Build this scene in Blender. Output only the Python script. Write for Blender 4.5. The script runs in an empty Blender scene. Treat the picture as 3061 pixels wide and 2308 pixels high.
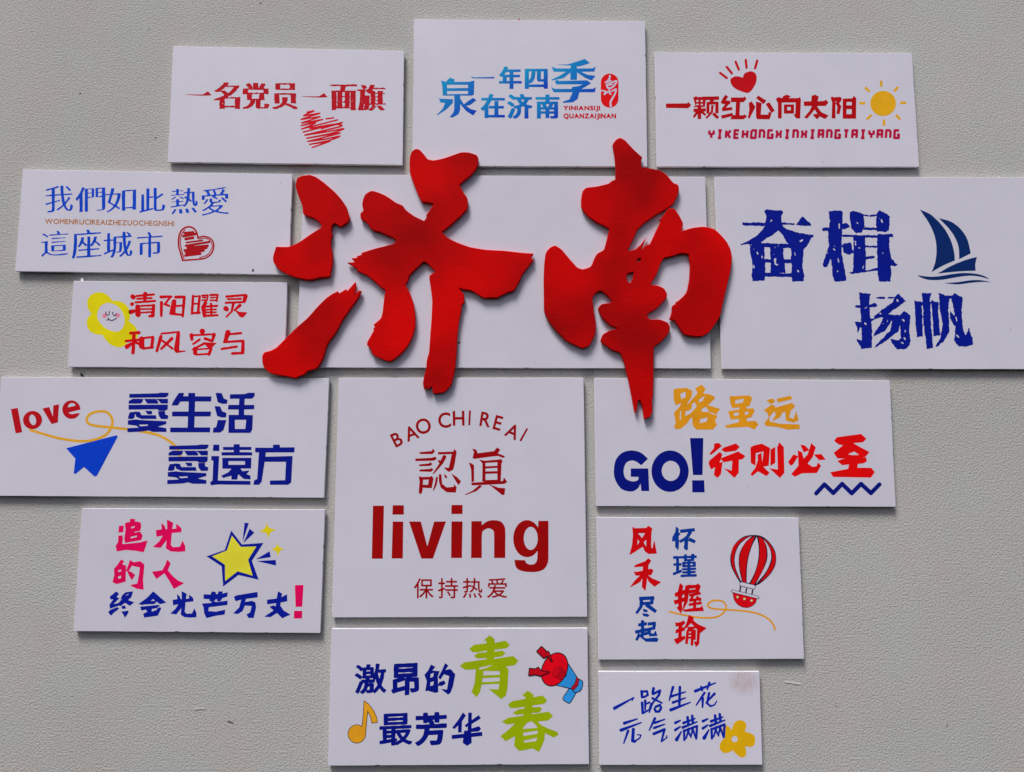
import bpy, math, random
import numpy as np
from mathutils import Matrix, Vector
from mathutils.geometry import delaunay_2d_cdt

# ------------------------------------------------------------------ camera, sky, sun, exposure
scene = bpy.context.scene
COL = scene.collection
PW, PH, FOC = 3061.0, 2308.0, 2300.0          # photo frame and focal length in its pixels
CAM_Z = 1.60                                  # eye height
BOARD_D = 2.35                                # metres from lens to the fronts of the boards
TH = 0.016                                    # board thickness
PITCH, YAW, ROLL = math.radians(6.79379665), math.radians(0.79979915), math.radians(-0.13519386)
cp, sp, cy, sy, cr, sr = (math.cos(PITCH), math.sin(PITCH), math.cos(YAW), math.sin(YAW), math.cos(ROLL), math.sin(ROLL))
RM = (np.array([[cr, -sr, 0], [sr, cr, 0], [0, 0, 1]]) @ np.array([[1, 0, 0], [0, cp, -sp], [0, sp, cp]])
      @ np.array([[cy, 0, -sy], [0, 1, 0], [sy, 0, cy]]))
cam_d = bpy.data.cameras.new('camera'); cam = bpy.data.objects.new('camera', cam_d); COL.objects.link(cam)
cam_d.sensor_width = 36; cam_d.sensor_fit = 'HORIZONTAL'; cam_d.lens = 36 * FOC / PW
cam_d.clip_start = 0.05; cam_d.clip_end = 200
_r, _u, _f = RM
cam.matrix_world = Matrix(((_r[0], _u[0], -_f[0], 0), (_r[2], _u[2], -_f[2], -(BOARD_D + TH)), (_r[1], _u[1], -_f[1], CAM_Z), (0, 0, 0, 1)))
scene.camera = cam

SUN_EL, SUN_AZ = math.radians(60), math.radians(-32)      # azimuth from straight-on, negative = from the left
world = bpy.data.worlds.new('World'); scene.world = world; world.use_nodes = True
wn = world.node_tree.nodes; wl = world.node_tree.links
sky = wn.new('ShaderNodeTexSky'); sky.sky_type = 'NISHITA'; sky.sun_disc = False
sky.sun_elevation = SUN_EL; sky.sun_rotation = math.pi + SUN_AZ * -1.0; sky.air_density = 1.0; sky.dust_density = 4.0; sky.ozone_density = 1.0
wl.new(sky.outputs[0], wn['Background'].inputs[0]); wn['Background'].inputs[1].default_value = 0.043
sd = bpy.data.lights.new('sun', 'SUN'); sd.energy = 1.5; sd.angle = math.radians(20); sd.color = (1.0, 0.98, 0.955)
sun = bpy.data.objects.new('sun', sd); COL.objects.link(sun)
_sv = Vector((math.sin(SUN_AZ) * math.cos(SUN_EL), -math.cos(SUN_AZ) * math.cos(SUN_EL), math.sin(SUN_EL)))
sun.rotation_euler = _sv.to_track_quat('Z', 'Y').to_euler()
scene.view_settings.view_transform = 'Standard'; scene.view_settings.look = 'None'
scene.view_settings.exposure = 0.97; scene.view_settings.gamma = 1.0
scene.view_settings.use_curve_mapping = False

def at(u, v, h):
    """points of the photo (arrays) laid back onto the plane h metres in front of the wall"""
    u = np.asarray(u, float); v = np.asarray(v, float)
    q = np.stack([(u - PW / 2) / FOC, -(v - PH / 2) / FOC, np.ones_like(u)], -1) @ RM
    d = BOARD_D + TH - h
    k = d / q[..., 2]
    return q[..., 0] * k, q[..., 1] * k + CAM_Z

# ------------------------------------------------------------------ materials
def lin(c):
    c = c / 255.0
    return c / 12.92 if c <= 0.04045 else ((c + 0.055) / 1.055) ** 2.4
LIGHT = (0.645, 0.645, 0.66)        # how bright a white surface shows in this light
def alb(rgb):
    a = [max(0.003, lin(c) / l) for c, l in zip(rgb, LIGHT)]; k = max(1.0, max(a) / 0.95)
    return tuple(c / k for c in a)

def noise(nt, scale, detail=3, rough=0.5, coord='Object'):
    tc = nt.nodes.new('ShaderNodeTexCoord'); n = nt.nodes.new('ShaderNodeTexNoise')
    n.inputs['Scale'].default_value = scale; n.inputs['Detail'].default_value = detail; n.inputs['Roughness'].default_value = rough
    nt.links.new(tc.outputs[coord], n.inputs['Vector'])
    return n
def vary(nt, col_a, col_b, scale, detail=3, lo=0.35, hi=0.65):
    n = noise(nt, scale, detail); r = nt.nodes.new('ShaderNodeValToRGB')
    r.color_ramp.elements[0].position = lo; r.color_ramp.elements[1].position = hi
    r.color_ramp.elements[0].color = (*col_a, 1); r.color_ramp.elements[1].color = (*col_b, 1)
    nt.links.new(n.outputs['Fac'], r.inputs['Fac'])
    return r.outputs[0]
def mat(name):
    m = bpy.data.materials.new(name); m.use_nodes = True
    return m, m.node_tree, m.node_tree.nodes['Principled BSDF']
def scaled(c, k): return tuple(x * k for x in c)

_ink = {}
def ink(rgb, rough=0.45):
    if rgb in _ink: return _ink[rgb]
    m, nt, b = mat('print_ink')
    c = alb(rgb)
    nt.links.new(vary(nt, scaled(c, 0.93), scaled(c, 1.04), 22, 4), b.inputs['Base Color'])
    b.inputs['Roughness'].default_value = rough; b.inputs['Specular IOR Level'].default_value = 0.08
    _ink[rgb] = m
    return m
def gradient_ink(a, c):
    m, nt, b = mat('gradient_print_ink')
    tc = nt.nodes.new('ShaderNodeTexCoord'); s = nt.nodes.new('ShaderNodeSeparateXYZ')
    nt.links.new(tc.outputs['Generated'], s.inputs[0])
    ma = nt.nodes.new('ShaderNodeMath'); ma.operation = 'SUBTRACT'; nt.links.new(s.outputs[0], ma.inputs[0]); nt.links.new(s.outputs[2], ma.inputs[1])
    mb = nt.nodes.new('ShaderNodeMath'); mb.operation = 'MULTIPLY_ADD'; nt.links.new(ma.outputs[0], mb.inputs[0]); mb.inputs[1].default_value = 0.62; mb.inputs[2].default_value = 0.46
    r = nt.nodes.new('ShaderNodeValToRGB'); r.color_ramp.elements[0].color = (*alb(a), 1); r.color_ramp.elements[1].color = (*alb(c), 1)
    nt.links.new(mb.outputs[0], r.inputs[0]); nt.links.new(r.outputs[0], b.inputs['Base Color'])
    b.inputs['Roughness'].default_value = 0.45; b.inputs['Specular IOR Level'].default_value = 0.08
    return m

PANEL_RGB = (187, 184, 199)
def panel_material():
    m, nt, b = mat('white_pvc_board')
    c = alb(PANEL_RGB)
    col = vary(nt, scaled(c, 0.975), scaled(c, 1.0), 3.0, 5)
    # faint handling grime and tiny pin-head specks
    n2 = noise(nt, 55, 2); r2 = nt.nodes.new('ShaderNodeValToRGB')
    r2.color_ramp.elements[0].position = 0.20; r2.color_ramp.elements[1].position = 0.235
    r2.color_ramp.elements[0].color = (0.72, 0.70, 0.68, 1); r2.color_ramp.elements[1].color = (1, 1, 1, 1)
    nt.links.new(n2.outputs['Fac'], r2.inputs[0])
    mx = nt.nodes.new('ShaderNodeMix'); mx.data_type = 'RGBA'; mx.blend_type = 'MULTIPLY'; mx.inputs[0].default_value = 1
    nt.links.new(col, mx.inputs[6]); nt.links.new(r2.outputs[0], mx.inputs[7]); oi = nt.nodes.new('ShaderNodeObjectInfo'); ro = nt.nodes.new('ShaderNodeMapRange'); nt.links.new(oi.outputs['Random'], ro.inputs[0]); ro.inputs[3].default_value = 0.965; ro.inputs[4].default_value = 1.02
    # wipe marks
    n4 = noise(nt, 7, 6, 0.65); r4 = nt.nodes.new('ShaderNodeMapRange'); nt.links.new(n4.outputs['Fac'], r4.inputs[0]); r4.inputs[1].default_value = 0.35; r4.inputs[2].default_value = 0.6; r4.inputs[3].default_value = 0.965; r4.inputs[4].default_value = 1.0
    pm = nt.nodes.new('ShaderNodeMath'); pm.operation = 'MULTIPLY'; nt.links.new(ro.outputs[0], pm.inputs[0]); nt.links.new(r4.outputs[0], pm.inputs[1])
    sc_ = nt.nodes.new('ShaderNodeVectorMath'); sc_.operation = 'SCALE'; nt.links.new(mx.outputs[2], sc_.inputs[0]); nt.links.new(pm.outputs[0], sc_.inputs['Scale'])
    nt.links.new(sc_.outputs[0], b.inputs['Base Color'])
    b.inputs['Roughness'].default_value = 0.5; b.inputs['Specular IOR Level'].default_value = 0.35
    n = noise(nt, 900, 2); bp = nt.nodes.new('ShaderNodeBump'); bp.inputs['Strength'].default_value = 0.06; bp.inputs['Distance'].default_value = 0.0005
    nt.links.new(n.outputs['Fac'], bp.inputs['Height']); nt.links.new(bp.outputs[0], b.inputs['Normal'])
    return m
PANEL = panel_material()
m, nt, b = mat('raw_white_pvc_edge'); nt.links.new(vary(nt, alb((190, 188, 198)), alb((202, 200, 208)), 40, 3), b.inputs['Base Color']); b.inputs['Roughness'].default_value = 0.6
EDGE = m
m, nt, b = mat('grey_foam_pad'); nt.links.new(vary(nt, (0.10, 0.10, 0.10), (0.14, 0.14, 0.13), 60, 2), b.inputs['Base Color']); b.inputs['Roughness'].default_value = 0.9
FOAM = m

def wall_material():
    m, nt, b = mat('orange_peel_render')
    col = vary(nt, alb((159, 160, 159)), alb((162, 158, 156)), 5.5, 6, 0.38, 0.62)
    tc = nt.nodes.new('ShaderNodeTexCoord')
    def nz(scale, detail, rough=0.55):
        n = nt.nodes.new('ShaderNodeTexNoise'); n.inputs['Scale'].default_value = scale; n.inputs['Detail'].default_value = detail; n.inputs['Roughness'].default_value = rough
        nt.links.new(tc.outputs['Object'], n.inputs['Vector']); return n.outputs['Fac']
    n1 = nz(175, 2, 0.5); n2 = nz(420, 2)
    r1 = nt.nodes.new('ShaderNodeMapRange'); r1.inputs[1].default_value = 0.36; r1.inputs[2].default_value = 0.62; nt.links.new(n1, r1.inputs[0])
    ad = nt.nodes.new('ShaderNodeMath'); ad.operation = 'MULTIPLY_ADD'; nt.links.new(n2, ad.inputs[0]); ad.inputs[1].default_value = 0.35; nt.links.new(r1.outputs[0], ad.inputs[2])
    bp = nt.nodes.new('ShaderNodeBump'); bp.inputs['Strength'].default_value = 1.0; bp.inputs['Distance'].default_value = 0.00065
    nt.links.new(ad.outputs[0], bp.inputs['Height']); nt.links.new(bp.outputs[0], b.inputs['Normal'])
    # tone follows the relief: pits of the coating darker, bumps paler
    r3 = nt.nodes.new('ShaderNodeMapRange'); nt.links.new(r1.outputs[0], r3.inputs[0]); r3.inputs[3].default_value = 0.92; r3.inputs[4].default_value = 1.03
    mx = nt.nodes.new('ShaderNodeVectorMath'); mx.operation = 'SCALE'; nt.links.new(col, mx.inputs[0]); nt.links.new(r3.outputs[0], mx.inputs['Scale'])
    # broad uneven patches of the coat, and a few pin holes
    big = nz(0.9, 4, 0.6); rb = nt.nodes.new('ShaderNodeMapRange'); nt.links.new(big, rb.inputs[0]); rb.inputs[1].default_value = 0.3; rb.inputs[2].default_value = 0.7; rb.inputs[3].default_value = 0.93; rb.inputs[4].default_value = 1.05
    vo = nt.nodes.new('ShaderNodeTexVoronoi'); vo.inputs['Scale'].default_value = 7; nt.links.new(tc.outputs['Object'], vo.inputs['Vector'])
    rv = nt.nodes.new('ShaderNodeMapRange'); nt.links.new(vo.outputs['Distance'], rv.inputs[0]); rv.inputs[1].default_value = 0.02; rv.inputs[2].default_value = 0.034; rv.inputs[3].default_value = 0.4; rv.inputs[4].default_value = 1.0
    pm = nt.nodes.new('ShaderNodeMath'); pm.operation = 'MULTIPLY'; nt.links.new(rb.outputs[0], pm.inputs[0]); nt.links.new(rv.outputs[0], pm.inputs[1])
    mb = nt.nodes.new('ShaderNodeVectorMath'); mb.operation = 'SCALE'; nt.links.new(mx.outputs[0], mb.inputs[0]); nt.links.new(pm.outputs[0], mb.inputs['Scale'])
    nt.links.new(mb.outputs[0], b.inputs['Base Color'])
    b.inputs['Roughness'].default_value = 0.8; b.inputs['Specular IOR Level'].default_value = 0.25
    return m

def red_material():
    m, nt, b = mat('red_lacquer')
    # sheen painted in as cloudy darker and brighter red, fine brush drag on top
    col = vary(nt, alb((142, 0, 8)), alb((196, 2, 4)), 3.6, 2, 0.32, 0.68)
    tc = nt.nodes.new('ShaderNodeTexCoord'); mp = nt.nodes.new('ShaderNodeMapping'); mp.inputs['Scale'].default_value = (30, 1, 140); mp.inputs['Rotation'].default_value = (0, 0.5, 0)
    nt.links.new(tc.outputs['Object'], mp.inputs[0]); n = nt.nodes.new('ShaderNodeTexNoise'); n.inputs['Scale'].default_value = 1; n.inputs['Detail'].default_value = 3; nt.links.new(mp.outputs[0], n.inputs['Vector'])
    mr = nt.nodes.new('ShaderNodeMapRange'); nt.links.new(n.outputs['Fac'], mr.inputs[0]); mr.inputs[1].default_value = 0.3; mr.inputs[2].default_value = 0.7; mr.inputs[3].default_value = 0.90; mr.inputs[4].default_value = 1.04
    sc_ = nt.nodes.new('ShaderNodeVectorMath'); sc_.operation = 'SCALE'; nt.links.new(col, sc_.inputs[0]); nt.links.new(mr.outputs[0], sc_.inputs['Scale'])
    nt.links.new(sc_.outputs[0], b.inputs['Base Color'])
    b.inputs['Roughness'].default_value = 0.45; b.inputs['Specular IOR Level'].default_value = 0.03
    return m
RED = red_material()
m, nt, b = mat('steel_stud'); b.inputs['Metallic'].default_value = 1; b.inputs['Base Color'].default_value = (0.4, 0.4, 0.4, 1); b.inputs['Roughness'].default_value = 0.4
STEEL = m

# ------------------------------------------------------------------ object helpers
def link(name, verts, faces, material, parent=None, smooth=False):
    me = bpy.data.meshes.new(name); me.from_pydata([tuple(v) for v in verts], [], [tuple(f) for f in faces]); me.update()
    me.materials.append(material)
    o = bpy.data.objects.new(name, me); COL.objects.link(o)
    if parent:
        o.parent = parent
        if parent.type == 'EMPTY': o.matrix_parent_inverse = Matrix.Translation(-root_loc(parent))
    if smooth: me.shade_smooth()
    return o
def root_loc(o):
    l = Vector((0, 0, 0))
    while o: l = l + o.location; o = o.parent
    return l
def thing(name, label, cat, loc, group=None):
    o = bpy.data.objects.new(name, None); COL.objects.link(o); o.location = loc; o.empty_display_size = 0.05
    o['label'] = label; o['category'] = cat
    if group: o['group'] = group
    return o

# ------------------------------------------------------------------ flat shapes: signed fields on a grid -> outlines -> thin sheets
def catmull(pts, closed):
    """pts: list of (x, y, corner, w); returns denser list"""
    n = len(pts); out = []
    rng = range(n) if closed else range(n - 1)
    for i in rng:
        p1 = np.array(pts[i][:2] + (pts[i][3],)); p2 = np.array(pts[(i + 1) % n][:2] + (pts[(i + 1) % n][3],))
        p0 = np.array(pts[(i - 1) % n][:2] + (pts[(i - 1) % n][3],)) if (closed or i > 0) else 2 * p1 - p2
        p3 = np.array(pts[(i + 2) % n][:2] + (pts[(i + 2) % n][3],)) if (closed or i < n - 2) else 2 * p2 - p1
        m1 = (p2 - p0) * 0.5; m2 = (p3 - p1) * 0.5
        if pts[i][2]: m1 = (p2 - p1) * 0.8
        if pts[(i + 1) % n][2]: m2 = (p2 - p1) * 0.8
        for t in (0, .2, .4, .6, .8):
            a, b2, c, d = 2*t**3 - 3*t**2 + 1, t**3 - 2*t**2 + t, -2*t**3 + 3*t**2, t**3 - t**2
            out.append(a * p1 + b2 * m1 + c * p2 + d * m2)
    if not closed: out.append(np.array(pts[-1][:2] + (pts[-1][3],)))
    return out
def poly_field(X, Y, loops):
    """signed distance (inside > 0) to the even-odd area of loops"""
    dmin = np.full(X.shape, 1e9, np.float32); cnt = np.zeros(X.shape, bool)
    for P in loops:
        P = np.asarray(P, np.float32)
        for (x0, y0), (x1, y1) in zip(P, np.roll(P, -1, 0)):
            ex, ey = x1 - x0, y1 - y0; L = ex * ex + ey * ey
            if L < 1e-9: continue
            t = np.clip(((X - x0) * ex + (Y - y0) * ey) / L, 0, 1)
            np.minimum(dmin, (X - x0 - t * ex) ** 2 + (Y - y0 - t * ey) ** 2, out=dmin)
            if ey != 0:
                c = ((y0 <= Y) != (y1 <= Y)) & (X < x0 + (Y - y0) * ex / ey)
                cnt ^= c
    d = np.sqrt(dmin)
    return np.where(cnt, d, -d)
def stroke_field(X, Y, pts, cap):
    f = np.full(X.shape, -1e9, np.float32); n = len(pts)
    for i in range(n - 1):
        x0, y0, w0 = pts[i]; x1, y1, w1 = pts[i + 1]
        ex, ey = x1 - x0, y1 - y0; L = math.hypot(ex, ey)
        if L < 1e-6: continue
        ux, uy = ex / L, ey / L
        s = (X - x0) * ux + (Y - y0) * uy; v = -(X - x0) * uy + (Y - y0) * ux
        t = np.clip(s / L, 0, 1); w = (w0 + (w1 - w0) * t) / 2
        first, last = (i == 0), (i == n - 2)
        if cap == 'r':
            g = w - np.sqrt((s - t * L) ** 2 + v * v)
        else:
            g = w - np.abs(v)
            rnd = w - np.sqrt((s - t * L) ** 2 + v * v)
            a = s; b2 = L - s
            if cap == 'p':        # slanted brush ends
                if first: a = s + 0.22 * w0 - 0.35 * v
                if last: b2 = L - s + 0.22 * w1 + 0.35 * v
            ga = np.minimum(g, a) if first else np.where(s < 0, rnd, g)
            gb = np.minimum(g, b2) if last else np.where(s > L, rnd, g)
            g = np.minimum(ga, gb)
        np.maximum(f, g, out=f)
    return f
def ell(cx, cyy, rx, ry, rot=0, n=40):
    a = np.linspace(0, 2 * np.pi, n, endpoint=False); c, s = math.cos(math.radians(rot)), math.sin(math.radians(rot))
    x, y = rx * np.cos(a), ry * np.sin(a)
    return np.stack([cx + x * c - y * s, cyy + x * s + y * c], -1)
def parse(txt, cap):
    """shape lines.  'P x,y ...' polygon, 'C x,y x,y! ...' smooth outline (! = corner), 'E cx,cy rx,ry rot' ellipse,
    '12 x,y x,y' stroke of that width, '12>5 ...' tapering, 'c12 ...' curved stroke; '-' in front cuts away."""
    out = []
    for ln in txt.replace('\n', ';').split(';'):
        ln = ln.strip()
        if not ln: continue
        neg = ln[0] == '-'
        if neg: ln = ln[1:]
        head, *tok = ln.split()
        if head == 'E':
            (a, b2), (c, d) = [tuple(map(float, t.split(','))) for t in tok[:2]]
            out.append((neg, 'poly', ell(a, b2, c, d, float(tok[2]) if len(tok) > 2 else 0))); continue
        pts = [(float(t.rstrip('!').split(',')[0]), float(t.rstrip('!').split(',')[1]), t.endswith('!')) for t in tok]
        if head == 'P': out.append((neg, 'poly', np.array([p[:2] for p in pts])))
        elif head == 'C': out.append((neg, 'poly', np.array([q[:2] for q in catmull([p + (0.0,) for p in pts], True)])))
        else:
            cpf = cap
            if head[0] in 'rqp': cpf = head[0]; head = head[1:]
            curved = head[0] == 'c'
            if curved: head = head[1:]
            w = [float(x) for x in head.split('>')]; w0, w1 = w[0], w[-1]
            L = [0]
            for i in range(1, len(pts)): L.append(L[-1] + math.hypot(pts[i][0] - pts[i-1][0], pts[i][1] - pts[i-1][1]))
            pp = [(p[0], p[1], p[2], w0 + (w1 - w0) * l / max(L[-1], 1e-6)) for p, l in zip(pts, L)]
            q = [tuple(x) for x in catmull(pp, False)] if curved else [(p[0], p[1], p[3]) for p in pp]
            out.append((neg, 'stroke', q, cpf))
    return out
def vnoise(X, Y, scale, seed):
    rg = np.random.RandomState(seed); G = rg.rand(64, 64).astype(np.float32)
    x, y = X / scale, Y / scale; xi, yi = np.floor(x).astype(int), np.floor(y).astype(int); fx, fy = x - xi, y - yi
    fx = fx * fx * (3 - 2 * fx); fy = fy * fy * (3 - 2 * fy)
    g = lambda a, b2: G[b2 % 64, a % 64]
    return (g(xi, yi) * (1 - fx) + g(xi + 1, yi) * fx) * (1 - fy) + (g(xi, yi + 1) * (1 - fx) + g(xi + 1, yi + 1) * fx) * fy
def shapes_field(prims, step, pad):
    P = np.concatenate([np.asarray(p[2])[:, :2] for p in prims]); W = max([max(q[2] for q in p[2]) for p in prims if p[1] == 'stroke'] + [0])
    lo = P.min(0) - pad - W / 2; hi = P.max(0) + pad + W / 2
    xs = np.arange(lo[0], hi[0] + step, step, dtype=np.float32); ys = np.arange(lo[1], hi[1] + step, step, dtype=np.float32)
    X, Y = np.meshgrid(xs, ys); f = np.full(X.shape, -1e9, np.float32)
    for p in prims:
        g = poly_field(X, Y, [p[2]]) if p[1] == 'poly' else stroke_field(X, Y, p[2], p[3])
        f = np.minimum(f, -g) if p[0] else np.maximum(f, g)
    return X, Y, f
def smin_blur(f, n):
    for _ in range(n):
        g = np.pad(f, 1, mode='edge'); f = (g[1:-1, :-2] + 2 * g[1:-1, 1:-1] + g[1:-1, 2:]) / 4
        g = np.pad(f, 1, mode='edge'); f = (g[:-2, 1:-1] + 2 * g[1:-1, 1:-1] + g[2:, 1:-1]) / 4
    return f
def contours(X, Y, f):
    """marching squares; returns closed loops of points in the coordinates of X, Y"""
    f = f.copy(); f[0] = f[-1] = -1; f[:, 0] = f[:, -1] = -1
    f[np.abs(f) < 1e-5] = 1e-5
    s = f > 0; H, Wd = f.shape
    code = s[:-1, :-1] * 1 + s[:-1, 1:] * 2 + s[1:, 1:] * 4 + s[1:, :-1] * 8
    T = {1: [(3, 0)], 2: [(0, 1)], 3: [(3, 1)], 4: [(1, 2)], 5: [(3, 2), (1, 0)], 6: [(0, 2)], 7: [(3, 2)], 8: [(2, 3)], 9: [(2, 0)],
         10: [(0, 3), (2, 1)], 11: [(2, 1)], 12: [(1, 3)], 13: [(1, 0)], 14: [(0, 3)]}
    nxt = {}
    jj, ii = np.nonzero((code > 0) & (code < 15))
    for j, i in zip(jj.tolist(), ii.tolist()):
        ks = ((0, j, i), (1, j, i + 1), (0, j + 1, i), (1, j, i))     # 0: horizontal edge, 1: vertical edge
        for a, b2 in T[int(code[j, i])]: nxt[ks[a]] = ks[b2]
    x0, y0 = float(X[0, 0]), float(Y[0, 0]); st = float(X[0, 1] - X[0, 0])
    loops = []
    while nxt:
        k = next(iter(nxt)); lp = []
        while k in nxt:
            e = nxt.pop(k); t, j, i = k
            if t == 0:
                a, b2 = float(f[j, i]), float(f[j, i + 1]); lp.append((x0 + st * (i + a / (a - b2)), y0 + st * j))
            else:
                a, b2 = float(f[j, i]), float(f[j + 1, i]); lp.append((x0 + st * i, y0 + st * (j + a / (a - b2))))
            k = e
        if len(lp) > 3: loops.append(np.array(lp))
    return loops
def simplify(P, tol):
    n = len(P)
    if n < 6: return P
    a = 0; b2 = int(np.argmax(((P - P[0]) ** 2).sum(1)))
    keep = {a, b2}; Q = np.vstack([P, P[:1]])
    stack = [(a, b2), (b2, n)]
    while stack:
        i, j = stack.pop()
        if j - i < 2: continue
        d = Q[j] - Q[i]; L = math.hypot(*d) + 1e-9
        r = Q[i + 1:j] - Q[i]
        e = np.abs(r[:, 0] * d[1] - r[:, 1] * d[0]) / L
        k = int(np.argmax(e))
        if e[k] > tol: keep.add(i + 1 + k); stack += [(i, i + 1 + k), (i + 1 + k, j)]
    return P[sorted(keep)]
def area(P): return 0.5 * float(np.sum(P[:, 0] * np.roll(P[:, 1], -1) - P[:, 1] * np.roll(P[:, 0], -1)))

def triangles(loops):
    """triangles of the even-odd area of 2-D loops (indices into the joined loops)"""
    A = np.concatenate(loops); c0 = A.mean(0); k = 1.0 / max(1e-9, np.abs(A - c0).max()); Q = (A - c0) * k
    ed = []; b0 = 0
    for L in loops:
        n = len(L); ed += [(b0 + i, b0 + (i + 1) % n) for i in range(n)]; b0 += n
    r = delaunay_2d_cdt([Vector(q) for q in Q.tolist()], ed, [], 0, 1e-7, True)
    vo, tr, ov = r[0], r[2], r[3]
    if not tr: return []
    P = np.array([v[:] for v in vo]); T = np.array([t for t in tr if len(t) == 3]); C = P[T].mean(1)
    ins = np.zeros(len(T), bool); b0 = 0
    for L in loops:
        q0 = Q[b0:b0 + len(L)]; b0 += len(L)
        x0, y0 = q0[:, 0][:, None], q0[:, 1][:, None]; q1 = np.roll(q0, -1, 0); x1, y1 = q1[:, 0][:, None], q1[:, 1][:, None]
        cx, cy_ = C[:, 0][None], C[:, 1][None]
        with np.errstate(divide='ignore', invalid='ignore'):
            hit = ((y0 <= cy_) != (y1 <= cy_)) & (cx < x0 + (cy_ - y0) * (x1 - x0) / (y1 - y0))
        ins ^= (hit.sum(0) % 2).astype(bool)
    mp = [o[0] if o else int(np.argmin(((Q - P[i]) ** 2).sum(1))) for i, o in enumerate(ov)]
    out = []
    for t in T[ins].tolist():
        t = [mp[i] for i in t]
        if len(set(t)) == 3: out.append(t)
    return out

def sheet(name, loops, crop, h, material, parent, back=0.0005, bevel=0.0, label=None):
    """a thin sheet cut to the loops (crop pixels), front face h metres off the wall, skirts running back"""
    ox, oy, sc = crop
    world_loops = []
    for P in loops:
        x, z = at(ox + P[:, 0] * sc, oy + P[:, 1] * sc, h)
        world_loops.append(np.stack([x, z], -1))
    V = []; F = []
    tess = triangles(world_loops)
    for L in world_loops: V += [(p[0], -h, p[1]) for p in L]
    n = len(V)
    for t in tess:
        a, b2, c = (np.array(V[k]) for k in t)
        nrm = (b2[0]-a[0])*(c[2]-a[2]) - (b2[2]-a[2])*(c[0]-a[0])
        if abs(nrm) < 1e-13: continue
        F.append(t if nrm > 0 else (t[0], t[2], t[1]))
    V += [(x, -(h - back), z) for x, _, z in V]
    k = 0
    for L in world_loops:
        m_ = len(L); ccw = None
        for i in range(m_):
            i2 = (i + 1) % m_
            F.append((k + i, k + i2, n + k + i2, n + k + i))
        k += m_
    o = link(name, V, F, material, parent)
    # consistent outward normals
    import bmesh
    bm = bmesh.new(); bm.from_mesh(o.data); bmesh.ops.recalc_face_normals(bm, faces=bm.faces)
    fr = max(bm.faces, key=lambda f_: f_.calc_area())
    cap = [f_ for f_ in bm.faces if abs(f_.normal.y) > 0.9]
    if cap and sum(f_.normal.y * f_.calc_area() for f_ in cap) > 0: bmesh.ops.reverse_faces(bm, faces=bm.faces)
    bm.to_mesh(o.data); bm.free()
    if label: o['label'] = label
    return o

# glyph outlines of the built-in font, in a unit box
_gl = {}
def glyph(ch):
    if ch in _gl: return _gl[ch]
    cu = bpy.data.curves.new('g', 'FONT'); cu.body = ch; cu.size = 1; cu.resolution_u = 5; cu.fill_mode = 'NONE'
    o = bpy.data.objects.new('g', cu); COL.objects.link(o)
    bpy.context.view_layer.update()
    me = bpy.data.meshes.new_from_object(o.evaluated_get(bpy.context.evaluated_depsgraph_get()))
    adj = {}
    for e in me.edges:
        a, b2 = e.vertices; adj.setdefault(a, []).append(b2); adj.setdefault(b2, []).append(a)
    co = [v.co[:2] for v in me.vertices]; seen = set(); loops = []
    for s in adj:
        if s in seen: continue
        lp = [s]; seen.add(s); cur = s
        while True:
            nx = [q for q in adj[cur] if q not in seen]
            if not nx: break
            cur = nx[0]; seen.add(cur); lp.append(cur)
        loops.append(np.array([co[i] for i in lp]))
    bpy.data.objects.remove(o); bpy.data.curves.remove(cu); bpy.data.meshes.remove(me)
    _gl[ch] = loops
    return loops

# ------------------------------------------------------------------ the wall
def box_wall():
    x0, x1, z0, z1, d = -4.5, 4.5, -0.6, 4.4, 0.2
    V = [(x0, 0, z0), (x1, 0, z0), (x1, 0, z1), (x0, 0, z1), (x0, d, z0), (x1, d, z0), (x1, d, z1), (x0, d, z1)]
    o = link('wall', V, [(0, 1, 2, 3), (5, 4, 7, 6), (4, 0, 3, 7), (1, 5, 6, 2), (3, 2, 6, 7), (4, 5, 1, 0)], wall_material())
    o['kind'] = 'structure'; o['label'] = 'grey stippled rendered wall behind the sign boards'
box_wall()

# ------------------------------------------------------------------ boards
CROPS = {'a': (480, 100, 760 / 2212), 'b': (1220, 30, 740 / 2212), 'c': (1940, 130, 840 / 2212), 'd': (20, 480, 880 / 2212),
         'e': (180, 820, 720 / 2212), 'f': (0, 1110, 1000 / 2212), 'g': (210, 1510, 770 / 2212), 'h': (980, 1120, 800 / 1803),
         'i': (970, 1860, 810 / 2212), 'j': (1760, 1120, 940 / 2212), 'k': (1770, 1530, 660 / 2212), 'l': (1770, 1980, 540 / 2212),
         'm': (2120, 500, 941 / 2212), 'n': (760, 400, 880 / 1835), 'o': (1600, 400, 640 / 1227)}
GROUP = 'white slogan boards mounted on the grey wall'

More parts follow.
